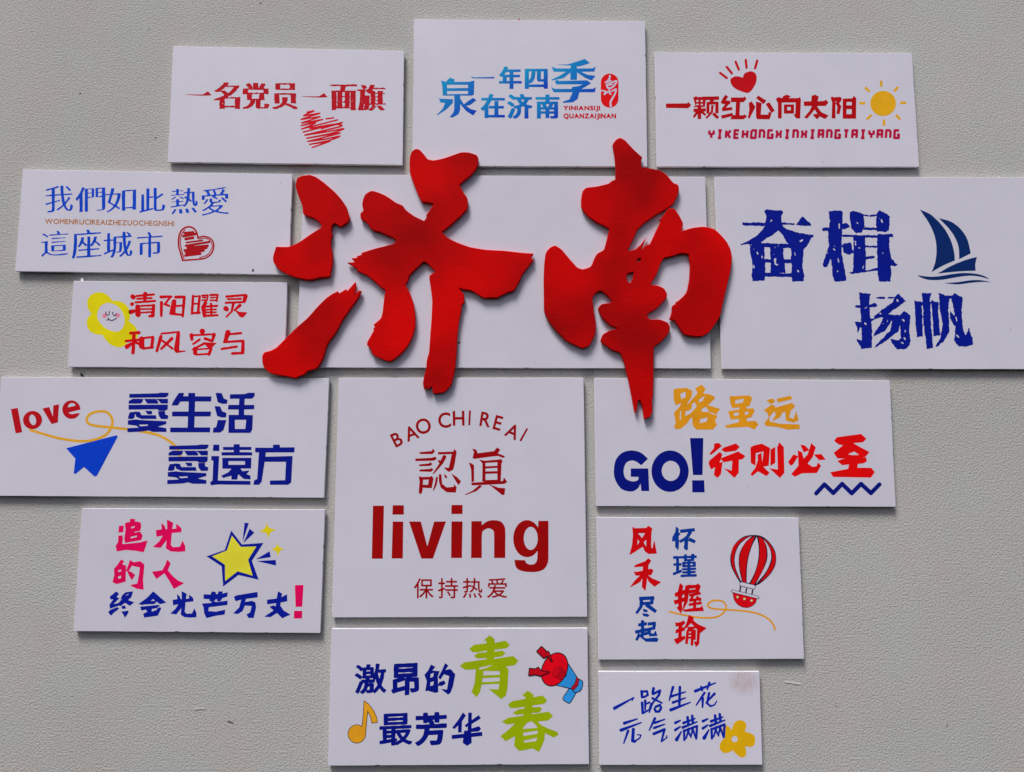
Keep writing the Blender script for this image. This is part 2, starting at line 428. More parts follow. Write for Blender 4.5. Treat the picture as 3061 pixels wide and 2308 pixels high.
BACK = 0.0065       # the boards stand this far off the wall on foam pads
def board(label, corners, seed, material=None, chips=3, extra=None):
    """corners: front face TL TR BR BL in photo pixels"""
    rg = random.Random(seed)
    c = np.array(corners, float); x, z = at(c[:, 0], c[:, 1], TH)
    q = list(zip(x.tolist(), z.tolist()))
    cx, cz = sum(x) / 4, sum(z) / 4
    root = thing('sign_board', label, 'sign board', (cx, 0, cz), GROUP)
    pts = []
    for i in range(4):
        a, b2 = np.array(q[i]), np.array(q[(i + 1) % 4]); L = np.linalg.norm(b2 - a); d = (b2 - a) / L; nin = np.array([d[1], -d[0]])
        n = max(4, int(L / 0.05)); chip = {rg.randint(2, n - 2) for _ in range(chips if i in (1, 2) else 1)} if n > 5 else set()
        r = 0.0015 if (i, seed) not in (extra or {}) else 0
        pts.append(a + d * 0.0016)
        for k in range(1, n):
            p = a + d * (L * k / n) + nin * rg.uniform(-0.0003, 0.0003)
            pts.append(p)
            if k in chip:
                w = rg.uniform(0.002, 0.007); dp = rg.uniform(0.0006, 0.0018)
                pts += [p + d * w + nin * dp, p + d * (w * 1.8) + nin * dp * 0.8, p + d * (w * 2.4)]
        pts.append(b2 - d * 0.0016)
    P = np.array(pts); C0 = P.mean(0)
    nxt = np.roll(P, -1, 0) - np.roll(P, 1, 0); nrm = np.stack([nxt[:, 1], -nxt[:, 0]], -1); nrm /= np.linalg.norm(nrm, axis=1)[:, None]
    inner = P + nrm * 0.0008
    n = len(P)
    V = [(p[0], -TH, p[1]) for p in inner] + [(p[0], -TH + 0.0008, p[1]) for p in P] + [(p[0], -BACK, p[1]) for p in P]
    F = [tuple(range(n - 1, -1, -1))] + [tuple(range(2 * n, 3 * n))]
    for i in range(n):
        j = (i + 1) % n
        F += [(i, j, n + j, n + i), (n + i, n + j, 2 * n + j, 2 * n + i)]
    import bmesh
    o = link('board_panel', V, F, material or PANEL, root)
    o.data.materials.append(EDGE)
    for f_ in o.data.polygons[2:]: f_.material_index = 1
    bm = bmesh.new(); bm.from_mesh(o.data); bmesh.ops.recalc_face_normals(bm, faces=bm.faces); bm.to_mesh(o.data); bm.free()
    # foam pads behind the board, one towards each corner
    (x0, zt), (x1, _), (x2, zb), (x3, _) = q
    for a, b2 in ((0.12, 0.16), (0.88, 0.16), (0.12, 0.84), (0.88, 0.84)):
        px = (x0 + x3) / 2 + ((x1 + x2) / 2 - (x0 + x3) / 2) * a; pz = zt + (zb - zt) * b2; wx, wz = 0.035, 0.022
        Vp = [(px + sx * wx, yy, pz + sz * wz) for yy in (-BACK - 0.0003, 0.0006) for sx, sz in ((-1, -1), (1, -1), (1, 1), (-1, 1))]
        link('mounting_pad', Vp, [(0, 1, 2, 3), (7, 6, 5, 4), (4, 5, 1, 0), (5, 6, 2, 1), (6, 7, 3, 2), (7, 4, 0, 3)], FOAM, root)
    return root

LAYER = 0.00016
def _emit(name, X, Y, f, crop, color, root, layer, label, tol=0.5):
    loops = [simplify(L, tol) for L in contours(X, Y, f)]
    loops = [L for L in loops if len(L) >= 3 and abs(area(L)) > 14]
    if not loops: return None
    m = color if isinstance(color, bpy.types.Material) else ink(color)
    return sheet(name, loops, CROPS[crop], TH + LAYER * layer, m, root, back=LAYER * 0.75, label=label)
def draw(root, crop, name, color, txt, cap='r', layer=1, label=None, outline=0, outline_color=(12, 10, 20), off=(0, 0), rough=0, seed=1, specks=0,
         frm=None, to=None, grow=0):
    pr = parse(txt, cap)
    def tr(a):
        a = np.array(a, float)
        if frm is not None:
            sx = (to[2] - to[0]) / (frm[2] - frm[0]); sy2 = (to[3] - to[1]) / (frm[3] - frm[1])
            a[:, 0] = to[0] + (a[:, 0] - frm[0]) * sx; a[:, 1] = to[1] + (a[:, 1] - frm[1]) * sy2
            if a.shape[1] > 2: a[:, 2] *= (sx + sy2) / 2
        a[:, 0] += off[0]; a[:, 1] += off[1]
        return a
    pr = [(p[0], p[1], tr(p[2])) + tuple(p[3:]) for p in pr]
    X, Y, f = shapes_field(pr, 2.0, 10 + outline)
    if grow: f = f + grow
    if rough:
        f = f + (vnoise(X, Y, 9, seed) - 0.5) * rough * 2 + (vnoise(X, Y, 24, seed + 3) - 0.5) * rough * 1.6
    if specks:
        nn = vnoise(X, Y, 7, seed + 7); big = vnoise(X, Y, 60, seed + 11)
        sp_ = (nn - (1.02 - 0.24 * big * specks)) * 30
        f = np.minimum(f, -sp_)
    if outline:
        o = _emit(name, X, Y, f + outline, crop, outline_color, root, layer, label)
        return _emit('colour_fill', X, Y, f, crop, color, o, layer + 1, None)
    return _emit(name, X, Y, f, crop, color, root, layer, label)

def ch(root, crop, c, box, color, fat=0, ev=0, dh=0, rough=0, blur=0, rise=0, lean=0, specks=0, layer=1, rot=0, seed=None, taper=0):
    """a printed character: font skeleton fitted to its box (crop px), then weighted: ev thins level strokes, dh widens upright ones"""
    L = glyph(c); A = np.concatenate(L); lo, hi = A.min(0), A.max(0)
    x0, y0, x1, y1 = box; seed = seed or ord(c) % 997
    px, py = fat + dh, max(fat - ev, -6)
    bx0, by0, bx1, by1 = x0 + px, y0 + py, x1 - px, y1 - py
    if hi[1] - lo[1] < 0.2 and c == '一': by0, by1 = (y0 + y1) / 2 - 0.5 * (y1 - y0) + py, (y0 + y1) / 2 + 0.5 * (y1 - y0) - py
    W, H = bx1 - bx0, by1 - by0; cx, cy_ = (x0 + x1) / 2, (y0 + y1) / 2
    k = abs(rise) * W; H2 = max(H - k, H * 0.5); k2 = abs(lean) * H; W2 = max(W - k2, W * 0.5)
    loops = []
    for P in L:
        u = (P[:, 0] - lo[0]) / (hi[0] - lo[0]) - 0.5; v = 0.5 - (P[:, 1] - lo[1]) / (hi[1] - lo[1])
        x = u * W2; y = v * H2; y = y - rise * x; x = x - lean * y
        if rot:
            a = math.radians(rot); x, y = x * math.cos(a) + y * math.sin(a), -x * math.sin(a) + y * math.cos(a)
        loops.append(np.stack([cx + x, cy_ + y], -1))
    A = np.concatenate(loops); pad = 14 + max(0, fat) + dh; st = 2.0 if max(W, H) > 120 else 1.0
    xs = np.arange(A[:, 0].min() - pad, A[:, 0].max() + pad, st, dtype=np.float32); ys = np.arange(A[:, 1].min() - pad, A[:, 1].max() + pad, st, dtype=np.float32)
    X, Y = np.meshgrid(xs, ys); f = poly_field(X, Y, loops)
    if ev:
        n = int(round(ev / st)); g = f.copy()
        for d in range(1, n + 1):
            g[:-d] = np.minimum(g[:-d], f[d:]); g[d:] = np.minimum(g[d:], f[:-d])
        f = g
    if dh:
        n = int(round(dh / st)); g = f.copy()
        for d in range(1, n + 1):
            g[:, :-d] = np.maximum(g[:, :-d], f[:, d:]); g[:, d:] = np.maximum(g[:, d:], f[:, :-d])
        f = g
    if blur: f = smin_blur(f, blur)
    f = f + fat
    if taper: f = f + (vnoise(X, Y, 38, seed) - 0.45) * taper * 2
    if rough: f = f + (vnoise(X, Y, 8, seed) - 0.5) * rough * 2 + (vnoise(X, Y, 22, seed + 3) - 0.5) * rough * 1.5
    if specks:
        f = np.minimum(f, -((vnoise(X, Y, 6, seed + 7) - (1.02 - 0.24 * vnoise(X, Y, 40, seed + 11) * specks)) * 30))
    return _emit('character', X, Y, f, crop, color, root, layer, 'character ' + c, 0.35)
def word(root, crop, text, box, color, fat=0, slope=0, layer=1, gap=0.17):
    """a line of latin letters as one strip of lettering fitted to its box"""
    pen = 0.0; loops = []; adv = {'I': .29, 'i': .27, 'J': .56}
    for c in text:
        L = glyph(c); A = np.concatenate(L); x0 = A[:, 0].min(); w = A[:, 0].max() - x0
        loops += [np.stack([P[:, 0] - x0 + pen, P[:, 1]], -1) for P in L]; pen += w + gap
    A = np.concatenate(loops); lo, hi = A.min(0), A.max(0); x0, y0, x1, y1 = box
    out = []
    for P in loops:
        u = (P[:, 0] - lo[0]) / (hi[0] - lo[0]); v = (hi[1] - P[:, 1]) / (hi[1] - lo[1])
        out.append(np.stack([x0 + fat + u * (x1 - x0 - 2 * fat), y0 + fat + v * (y1 - y0 - 2 * fat) + slope * u], -1))
    xs = np.arange(x0 - 8, x1 + 8, 1, dtype=np.float32); ys = np.arange(y0 - 8 + min(0, slope), y1 + 8 + max(0, slope), 1, dtype=np.float32)
    X, Y = np.meshgrid(xs, ys); f = np.full(X.shape, -1e9, np.float32)
    # letter by letter so the grid stays small
    cur = []
    for P in out:
        m0 = int(max(0, P[:, 0].min() - xs[0] - 8)); m1 = int(P[:, 0].max() - xs[0] + 8)
        cur.append((m0, m1, P))
    used = [False] * len(cur)
    for a in range(len(cur)):
        if used[a]: continue
        grp = [cur[a][2]]; m0, m1 = cur[a][:2]; used[a] = True
        for b2 in range(a + 1, len(cur)):
            if not used[b2] and cur[b2][2][:, 0].min() < cur[a][2][:, 0].max() and cur[b2][2][:, 0].max() > cur[a][2][:, 0].min():
                grp.append(cur[b2][2]); used[b2] = True; m0 = min(m0, cur[b2][0]); m1 = max(m1, cur[b2][1])
        g = poly_field(X[:, m0:m1], Y[:, m0:m1], grp); f[:, m0:m1] = np.maximum(f[:, m0:m1], g)
    return _emit('lettering', X, Y, f + fat, crop, color, root, layer, 'lettering ' + text, 0.25)

# ---- top left: red slogan with a scribbled heart
R1 = (168, 8, 26)
bd = board('white board, upper left, with distressed red slogan above a scribbled red heart', [(517.8,137.8),(1207.7,152.2),(1203.2,493.4),(501.3,484.8)], 1)
for x in (0, 1010):
    draw(bd, 'a', 'character', R1, 'P 215,530 300,533 370,532 412,505 441,537 375,540 300,538', off=(x, x * 0.016), label='character 一', grow=1.5)
for c, bx in (('名', (460,425,692,657)), ('党', (710,430,945,657)), ('员', (970,432,1195,658)), ('面', (1478,443,1708,668)), ('旗', (1712,445,1957,672))):
    ch(bd, 'a', c, bx, R1, dh=11, ev=3, fat=1.8, rough=2.4, specks=.7)
draw(bd, 'a', 'heart_drawing', (190, 8, 28), '''c13>11 1275,685 1335,674 1245,716 1385,694 1222,748 1388,724 1225,780 1410,748 1222,803 1350,778 1225,832
c13 1440,743 1505,734
c13 1230,830 1350,800 1540,752
c13 1240,858 1400,818 1582,775 1400,828
c14 1300,826 1500,792 1578,803 1450,838 1255,884
c13 1255,885 1420,860 1595,828 1480,870 1270,912
c13 1270,912 1400,890 1563,865 1420,905 1280,940
c13 1280,940 1420,922 1560,893 1470,930 1297,965
c13 1297,965 1400,950 1475,936 1400,965 1320,992''')

# ---- top middle: blue gradient lettering and a red seal
BL = gradient_ink((16, 132, 184), (0, 42, 168))
bd = board('tall white board, top centre, with blue gradient lettering and a red oval seal', [(1237.4,57.8),(1928.6,64.1),(1935.2,498.4),(1232.4,496)], 2)
draw(bd, 'b', 'character', BL, 'P 555,593 590,601 740,599 772,596 768,612 575,610', label='character 一')
draw(bd, 'b', 'character', BL, '''P 1310,488 1430,485 1580,437 1625,474 1545,500 1505,505 1508,522 1650,522 1675,503 1665,550 1545,552 1600,578 1675,588 1640,630 1585,608 1510,558 1508,624 1450,624 1450,558 1390,608 1290,630 1280,622 1350,590 1410,552 1300,552 1280,503 1320,522 1450,522 1455,497
P 1310,638 1335,622 1345,634 1600,628 1635,655 1560,700 1545,706 1655,703 1678,690 1668,735 1530,735 1515,795 1470,825 1385,830 1378,820 1440,800 1470,735 1300,735 1278,690 1310,704 1460,705 1465,688 1530,678 1560,664 1325,664''', label='large character 季')
draw(bd, 'b', 'character', BL, '''P 293,630 345,642 345,630 375,604 418,622 410,642 540,642 592,630 588,755 570,765 310,765 305,680
-P 348,668 535,668 535,697 348,699
-P 348,724 535,722 535,750 348,752
P 412,755 465,755 465,890 450,930 400,960 370,958 405,915 412,880
P 275,790 400,798 400,830 340,890 260,942 258,935 310,880 330,830 288,826
P 540,810 580,785 612,805 560,845 520,858 500,842
P 465,790 500,845 560,885 613,900 582,942 520,905 465,840''', label='large character 泉')
for c, bx in (('年', (812,505,1015,705)), ('四', (1042,525,1248,705)), ('在', (648,750,865,965)), ('济', (885,750,1112,970)), ('南', (1138,755,1352,970))):
    ch(bd, 'b', c, bx, BL, dh=6, fat=4, ev=0, lean=0)
seal = draw(bd, 'b', 'seal_stamp', (205, 10, 18), 'r158 1801,647 1801,793')
draw(seal, 'b', 'seal_character', (186, 182, 206), '''c16>12 1803,588 1800,610 1785,632 1762,648
c12 1762,648 1790,640 1812,632
c12>16 1772,668 1810,652 1862,634 1845,672 1810,698 1785,696 1776,672
c10 1795,672 1828,662
c12>10 1797,696 1800,730 1805,752
c12>8 1726,722 1762,724 1752,752 1775,742
c14>10 1752,752 1785,730 1812,752
c12>16 1815,728 1835,718 1858,708 1850,745 1825,790 1808,825 1812,862''', layer=2, grow=0.5)
word(bd, 'b', 'YINIANSIJI', (1388,855,1715,908), (180, 8, 30), fat=2.8)
word(bd, 'b', 'QUANZAIJINAN', (1388,924,1858,982), (180, 8, 30), fat=2.8)

# ---- top right: red heart towards the sun
R3 = (164, 4, 14)
bd = board('white board, upper right, with a red heart, red slogan and yellow sun', [(1957.1,157.3),(2726.1,158.9),(2748.1,499.1),(1963.5,498.4)], 3)
for nm, s in (('一', 'P 133,473 300,471 310,460 333,485 310,510 133,507'),
    ('颗', 'P 348,425 372,415 380,422 425,420 435,415 450,425 440,500 348,502 365,490;-P 372,445 390,445 390,460 372,460;-P 407,445 423,445 423,460 407,460;-P 372,474 390,474 390,486 372,486;-P 407,474 423,474 423,486 407,486;q26 350,527 448,522;q28 397,490 397,595;q28>14 388,530 350,582;q26>14 408,530 446,565;q28 440,432 552,430;q24 505,440 485,462;q24 464,465 464,552;q22 455,470 545,468;q26 535,465 535,550;q20>16 500,485 495,540 450,588;q24 505,550 545,588'),
    ('红', 'q28 612,410 580,462 640,465;q26>20 632,455 580,520;q24 575,522 655,512;q26 570,580 660,558;P 645,425 745,425 752,415 768,435 745,462 718,462 712,565 745,565 755,558 772,575 745,597 640,597 655,565 680,562 685,462 645,462'),
    ('心', 'P 808,455 838,500 792,590 778,587 790,520 785,470;P 842,455 887,470 880,560 938,560 945,533 965,550 950,597 850,597 842,575;P 860,410 925,450 900,478 843,430;P 918,475 948,462 990,530 963,547'),
    ('向', 'P 1055,415 1083,402 1118,415 1098,430 1175,430 1188,422 1196,440 1190,590 1160,590 1138,562 1152,555 1155,465 1045,465 1045,590 1015,590 1015,470 998,440 1015,422 1050,430;P 1062,480 1142,480 1142,552 1062,552;-P 1088,500 1116,500 1116,526 1088,526'),
    ('太', 'P 1218,457 1278,455 1280,412 1308,403 1337,418 1327,455 1380,452 1392,440 1413,465 1390,492 1322,492 1355,540 1415,568 1385,595 1335,570 1305,520 1245,592 1220,582 1265,530 1282,492 1220,492;P 1288,560 1320,552 1343,580 1320,597'),
    ('阳', 'P 1430,430 1440,415 1452,424 1500,420 1518,428 1512,452 1498,470 1514,495 1500,558 1475,552 1484,500 1468,472 1478,452 1468,455 1468,590 1438,590 1442,460;P 1525,435 1600,432 1612,412 1632,430 1630,592 1525,592;-P 1555,460 1596,460 1596,487 1555,487;-P 1555,517 1596,517 1596,556 1555,556')):
    draw(bd, 'c', 'character', R3, s, label='character ' + nm)
draw(bd, 'c', 'heart_drawing', (178, 10, 20), 'C 738,270! 752,237 795,219 835,232 848,272 838,320 805,372 775,389 730,378 672,350 643,310 645,277 680,259 715,262')
for a in ('560,232 612,272', '612,185 652,235', '682,145 707,205', '762,130 768,190', '852,135 835,195'):
    draw(bd, 'c', 'heart_ray', (178, 10, 20), '19 ' + a)
draw(bd, 'c', 'sun_disc_drawing', (226, 168, 28), 'E 1843,472 101,99')
for a in ('1828,292 1828,340', '1700,345 1736,379', '1655,470 1702,470', '1714,598 1752,562', '1850,600 1850,648', '1979,598 1943,562', '1977,467 2025,467', '1929,376 1962,341'):
    draw(bd, 'c', 'sun_ray', (222, 166, 32), 'q20 ' + a)
BLK = {'Y': ('0,0 0,3 2,3.6 4,3 4,0', '2,3.6 2,7'), 'I': ('.3,0 3.7,0', '2,0 2,7', '.3,7 3.7,7'), 'K': ('0,0 0,7', '4,0 1.4,3.4', '1.4,3.2 4,7', '0,3.4 1.6,3.4'), 'E': ('4,0 0,0 0,7 4,7', '0,3.5 3.5,3.5'),
       'H': ('0,0 0,7', '4,0 4,7', '0,3.5 4,3.5'), 'O': ('0,0 4,0 4,7 0,7 0,0',), 'N': ('0,7 0,0 3,0 4,1.5 4,7',), 'G': ('4,0 0,0 0,7 4,7 4,4 2.2,4',), 'X': ('0,0 .5,3 3.5,4 4,7', '4,0 3.5,3 .5,4 0,7'),
       'A': ('0,7 0,0 4,0 4,7', '0,3.6 4,3.6'), 'T': ('0,0 4,0', '2,0 2,7')}
for k, c in enumerate('YIKEHONGXINXIANGTAIYANG'):
    ox = 470 + k * 66.3; tx = []
    for st in BLK[c]:
        pp = [tuple(map(float, t.split(','))) for t in st.split()]
        tx.append('q20 ' + ' '.join('%.1f,%.1f' % (ox + 2 + a * 8.6 + (7 - b2) * 0.6, 684 + b2 * 8.5) for a, b2 in pp))
    draw(bd, 'c', 'letter', (166, 14, 56), ';'.join(tx), label='letter ' + c)

# ---- left: blue song-style slogan with an outlined heart
B4 = (6, 62, 182)
bd = board('white board at far left with thin blue slogan and a red outlined heart', [(68.5,507.1),(874.1,520.6),(863.4,820.9),(44.7,811)], 4)
for c, bx in (('我', (288,182,498,392)), ('們', (515,190,740,390)), ('如', (742,195,972,392)), ('此', (995,200,1190,392)), ('熱', (1230,200,1435,405)), ('愛', (1460,195,1672,415)),
              ('這', (255,520,465,725)), ('座', (485,510,710,740)), ('城', (728,530,945,735)), ('市', (980,530,1170,735))):
    ch(bd, 'd', c, bx, B4, dh=2, ev=3, fat=1.0, rise=0.07, taper=1.6)
word(bd, 'd', 'WOMENRUCIREAIZHEZUOCHEGNSHI', (287,436,1258,476), (164, 106, 62), fat=1.2, slope=18, gap=0.13)
draw(bd, 'd', 'heart_drawing', (158, 14, 24), '''c10 1322,750 1308,700 1292,640 1293,580 1310,530 1345,502 1385,500 1415,520 1432,555 1436,582
c9 1436,580 1475,570 1520,580 1550,610 1555,650 1538,698 1495,732 1440,742 1322,750
c5 1332,735 1316,680 1304,610 1315,555 1340,520
c4 1445,590 1500,585 1540,620 1538,665 1505,710 1450,730
c16 1338,545 1400,538
c18 1328,568 1415,552
c18 1345,590 1400,580
c10 1350,616 1470,600
c14 1345,640 1520,612
c16 1360,655 1510,640
c18 1338,676 1500,655
c16 1348,694 1480,676
c16 1342,714 1455,700''', grow=1.5)
draw(bd, 'd', 'black_fleck', (30, 28, 34), 'P 1842,832 1850,808 1860,830 1850,836')

# ---- left, below: yellow smiling flower and red brush slogan
R5 = (190, 6, 20)
bd = board('white board with a yellow smiling flower beside two lines of red brush characters', [(219.7,840.2),(858.7,844.4),(850.5,1100.6),(202.1,1096.7)], 5)
fl = draw(bd, 'e', 'flower_drawing', (228, 214, 14), '''C 250,240 290,185 355,165 420,182 462,220 482,245! 540,246 600,278 638,335 640,400 628,432! 690,480 712,550 695,600 630,618 590,655 540,670 470,650 415,600 388,556! 330,550 270,520 245,460 250,405 287,362! 255,315
-C 350,330 380,285 440,262 510,283 560,330 590,405 583,475 540,522 480,522 410,490 358,435 338,385''')
draw(fl, 'e', 'eye', (22, 20, 46), 'c8 418,345 421,368 437,375 450,362 450,340')
draw(fl, 'e', 'eye', (22, 20, 46), 'c8 480,347 487,373 505,379 515,358')
draw(fl, 'e', 'mouth', (22, 20, 46), 'c8 427,422 442,414 441,400;c8 441,410 468,424 498,416 515,402', layer=2)
for p in ('408,380', '528,377'): draw(fl, 'e', 'cheek', (212, 120, 148), 'E %s 20,20' % p)
for nm, s in (('清', '40 665,205 672,210;30 658,275 663,272;40>20 650,345 690,335;16 700,200 860,185;14 705,225 840,218;16 690,258 870,245;34>22 780,180 775,250;42>46 712,300 715,368;14 740,290 860,285;24>30 858,285 850,380;12 745,320 845,318;12 745,352 845,346;20 820,385 850,385'),
    ('阳', '24>18 925,208 1020,205;16 1010,210 960,275 1000,290;26>20 930,260 928,380;22 1060,210 1140,208;38>50 1045,250 1032,345;24>18 1140,210 1125,385;14 1060,292 1130,286;16 1010,362 1120,372'),
    ('曜', '20 1220,200 1210,360;20 1280,205 1265,355;12 1220,205 1280,200;12 1215,270 1270,270;16 1210,358 1280,352;14 1300,197 1355,192 1348,238;10 1308,215 1335,215;10 1302,240 1340,236;16 1378,190 1445,188 1436,245;10 1382,215 1425,212;10 1378,240 1425,238;30>20 1335,262 1305,305;34>30 1315,310 1325,380;16 1330,297 1440,290;12 1335,325 1430,322;12 1335,350 1430,348;16 1330,382 1445,375;18 1385,270 1388,380'),
    ('灵', '18 1525,205 1700,190;34>30 1703,200 1690,245;14 1540,228 1660,225;16 1520,262 1690,255;44>34 1522,315 1530,322;22>10 1590,270 1575,340 1525,393;26>14 1650,285 1600,330;P 1600,320 1640,345 1715,352 1680,395 1650,390'),
    ('和', '24 645,540 725,535;18 602,612 730,600;28 678,545 668,720;38>20 612,665 652,638;24>16 688,620 722,640;46 748,595 748,660;14 760,585 855,575;24 850,578 840,670;16 760,682 850,670'),
    ('风', '28>20 925,572 887,705;14 930,545 1085,530;28>46 1085,535 1068,690;18>8 1070,712 1145,706;16 940,610 1030,682;28>16 1025,590 928,685'),
    ('容', '48>30 1305,525 1307,545;34>22 1205,560 1210,600;14 1220,560 1410,550;32>20 1412,555 1402,600;16 1280,600 1222,640;22 1330,590 1395,612;P 1310,625 1432,632 1375,690;20>12 1315,640 1215,690;38>34 1240,685 1238,725;12 1260,690 1385,680;24 1385,685 1365,735;14 1250,737 1370,730'),
    ('与', '46>30 1540,535 1517,612;16 1540,552 1660,540;18 1505,622 1680,612;24>30 1680,615 1675,720;20 1580,727 1680,722;18 1483,686 1620,664')):
    draw(bd, 'e', 'character', R5, s, label='character ' + nm, rough=1.0, grow=2.5, seed=ord(nm) % 500, layer=2 if nm in '和' else 1)

# ---- far right: distressed navy characters and a sailing boat
N7 = (6, 22, 126)
bd = board('largest white board, far right, with distressed navy characters and a sailing boat', [(2136.2,528.5),(3290,530.2),(3318,1103.9),(2158.3,1102.8)], 7)
for nm, s in (('奋', '''P 385,310 405,298 440,300 505,303 523,318 508,345 510,390 520,418 560,440 620,458 670,468 735,475 730,490 715,500 700,530 688,555 665,575 640,580 585,565 545,530 520,480 487,440 450,475 400,500 355,535 300,545 270,540 225,548 220,540 260,525 320,490 365,450 390,410 400,370 398,335
20>26 240,398 390,402;20>12 505,396 595,400
P 613,402 635,365 655,345 682,368 720,402 712,411 650,412
28 345,545 600,555
P 285,545 385,545 392,600 390,640 395,700 392,795 305,802 297,760 305,700 300,650 288,610
P 428,555 520,555 522,620 530,680 540,745 430,745 432,680 428,620
P 570,545 665,565 660,640 655,700 668,760 665,800 585,803 575,760 580,700 572,640 578,600
26 380,657 600,660;26 390,755 600,758
-P 455,640 470,640 468,685 458,680;-8 338,598 342,610;-9 640,520 655,510;-10 468,682 478,684;-7 622,726 626,732;-7 370,625 372,635;-6 430,380 440,372;-5 600,600 605,620;-5 312,690 314,705'''),
    ('楫', '''P 838,308 880,302 942,308 935,400 930,600 960,760 962,798 880,804 865,760 862,700 855,640 838,560 835,450 850,375
22 803,437 960,420;P 930,400 965,390 990,418 940,440
P 838,560 862,620 830,700 805,702 797,685 820,610
P 930,540 1000,530 1012,600 985,615 945,600
P 985,315 1010,305 1060,318 1085,330 1092,420 1070,457 1030,462 1000,432 990,380
12 1060,332 1120,341;14>20 1132,342 1190,335
P 1175,330 1195,300 1240,325 1268,345 1264,440 1240,457 1180,450 1172,400
18 1050,430 1190,434
14>20 940,482 1200,488;P 1180,470 1290,468 1294,490 1180,500
P 1010,480 1098,488 1100,720 1060,738 1010,732 1015,620
12 1095,556 1190,560;18 1095,638 1155,633;P 975,742 1060,720 1120,722 1185,703 1190,722 1100,738 1000,750
P 1180,470 1268,472 1265,560 1280,640 1322,685 1300,698 1275,690 1280,740 1275,803 1195,806 1185,760 1180,600
-9 1212,370 1216,385;-6 1040,392 1048,396;-7 912,400 914,430;-8 875,575 884,585;-8 942,515 940,540;-7 1028,520 1030,545;-7 1218,602 1220,608;-8 906,645 910,665;-7 902,728 904,734;-6 990,515 1015,522;-6 1050,565 1056,568;-4 1085,690 1080,710'''),
    ('扬', '''P 1052,880 1100,885 1135,890 1125,940 1130,1040 1145,1120 1143,1270 1068,1278 1070,1180 1065,1050 1060,950
18 1035,978 1150,974;P 1130,965 1165,950 1183,972 1165,986 1130,985
P 1020,1085 1060,1088 1145,1060 1192,1055 1150,1078 1060,1130 1045,1160 1030,1110
P 1035,1210 1070,1212 1072,1277 1055,1250
14 1182,918 1230,918;12 1258,917 1310,915
P 1300,912 1330,892 1385,940 1300,1000 1230,1050 1170,1066 1155,1052 1200,1010 1290,950
P 1165,1035 1240,1035 1340,1038 1370,1008 1415,1045 1405,1150 1417,1220 1405,1252 1380,1278 1320,1279 1280,1228 1275,1205 1330,1215 1345,1200 1340,1070 1270,1062 1230,1060
P 1225,1050 1300,1052 1235,1150 1160,1188 1150,1182 1200,1110
P 1290,1060 1355,1057 1330,1150 1250,1215 1168,1268 1160,1262 1200,1220 1270,1150
-9 1322,930 1326,938;-8 1095,1096 1100,1104;-9 1360,1070 1368,1080;-8 1376,1145 1378,1155;-9 1372,1200 1376,1208;-9 1352,1232 1362,1236;-6 1200,1028 1206,1028;-5 1095,990 1110,982'''),
    ('帆', '''P 1440,935 1490,947 1497,1000 1500,1190 1460,1193 1450,1100
P 1493,885 1560,885 1550,930 1560,1100 1572,1270 1528,1279 1520,1200 1505,1100 1500,940
20 1490,958 1600,955;P 1560,932 1610,950 1615,1100 1625,1180 1575,1187 1568,1000
P 1615,885 1690,910 1680,1000 1690,1150 1650,1220 1597,1265 1590,1258 1625,1200 1640,1100 1620,1010
24 1680,912 1730,912
P 1700,910 1725,885 1780,915 1775,1050 1785,1150 1803,1185 1825,1130 1850,1200 1852,1245 1800,1263 1750,1257 1720,1212 1730,1150 1720,1000
P 1690,1010 1742,1062 1752,1112 1722,1116 1695,1065
-7 1560,960 1558,1020;-5 1500,990 1502,1090;-7 1735,1055 1740,1080;-6 1740,1180 1755,1195;-6 1560,1040 1562,1090;-5 1612,1000 1616,1080''')):
    draw(bd, 'm', 'character', N7, s, rough=2.6, seed=ord(nm) % 300, specks=0.45, label='large distressed character ' + nm)
bo = draw(bd, 'm', 'boat_hull_drawing', (8, 36, 92), 'C 1605,747! 1700,693 1800,652 1882,630! 1870,680 1872,727! 1750,732')
draw(bo, 'm', 'sail', (8, 36, 92), 'C 1480,297! 1560,335 1640,415 1692,500 1720,590 1727,655! 1640,692 1563,737! 1590,660 1597,560 1580,470 1540,385')
draw(bo, 'm', 'sail', (8, 36, 92), 'C 1613,358! 1700,383 1770,438 1815,510 1838,605! 1757,646! 1752,560 1725,490 1680,425')
draw(bd, 'm', 'wave_drawing', (8, 36, 92), 'C 1463,758! 1530,768 1600,768 1700,752 1780,743 1870,748 1930,763 1973,788! 1900,768 1830,762 1740,772 1640,790 1550,792 1490,776')
draw(bd, 'm', 'wave_drawing', (8, 36, 92), 'C 1643,813! 1740,808 1830,795 1900,793 1987,808! 1900,806 1820,814 1740,823')

# ---- left: love board
N8 = (8, 20, 124)
bd = board('white board at far left with "love", a blue paper plane and blocky navy characters', [(3.6,1126.7),(984.2,1130.3),(968.8,1488.4),(-24,1482.5)], 8)
draw(bd, 'f', 'ribbon_drawing', (238, 176, 48), 'c17 200,388 300,418 400,445 540,462 640,448 710,410 742,350 735,300 700,268 650,265 600,280 574,310 580,340 620,358 740,372 840,382 940,398 1040,420 1110,455 1160,495 1185,535 1192,568')
draw(bd, 'f', 'paper_plane_drawing', (0, 56, 186), 'C 437,508! 770,423! 778,432! 641,690! 625,696! 555,632! 500,678! 487,675! 498,577!', layer=2)
LV = '''|P 72,250 117,242 146,402 103,410
|E 215,322 63,60 -12;-E 216,321 22,36 -14
|P 280,246 325,236 350,300 352,226 390,218 382,338 340,348
|E 472,253 60,61 -10;-P 448,240 500,226 492,212 470,208 452,220;-P 452,272 540,250 535,276 500,278 480,284 460,280'''
for nm, s in zip('love', LV.split('|')[1:]):
    draw(bd, 'f', 'letter', (168, 14, 26), s, layer=2, label='letter ' + nm)
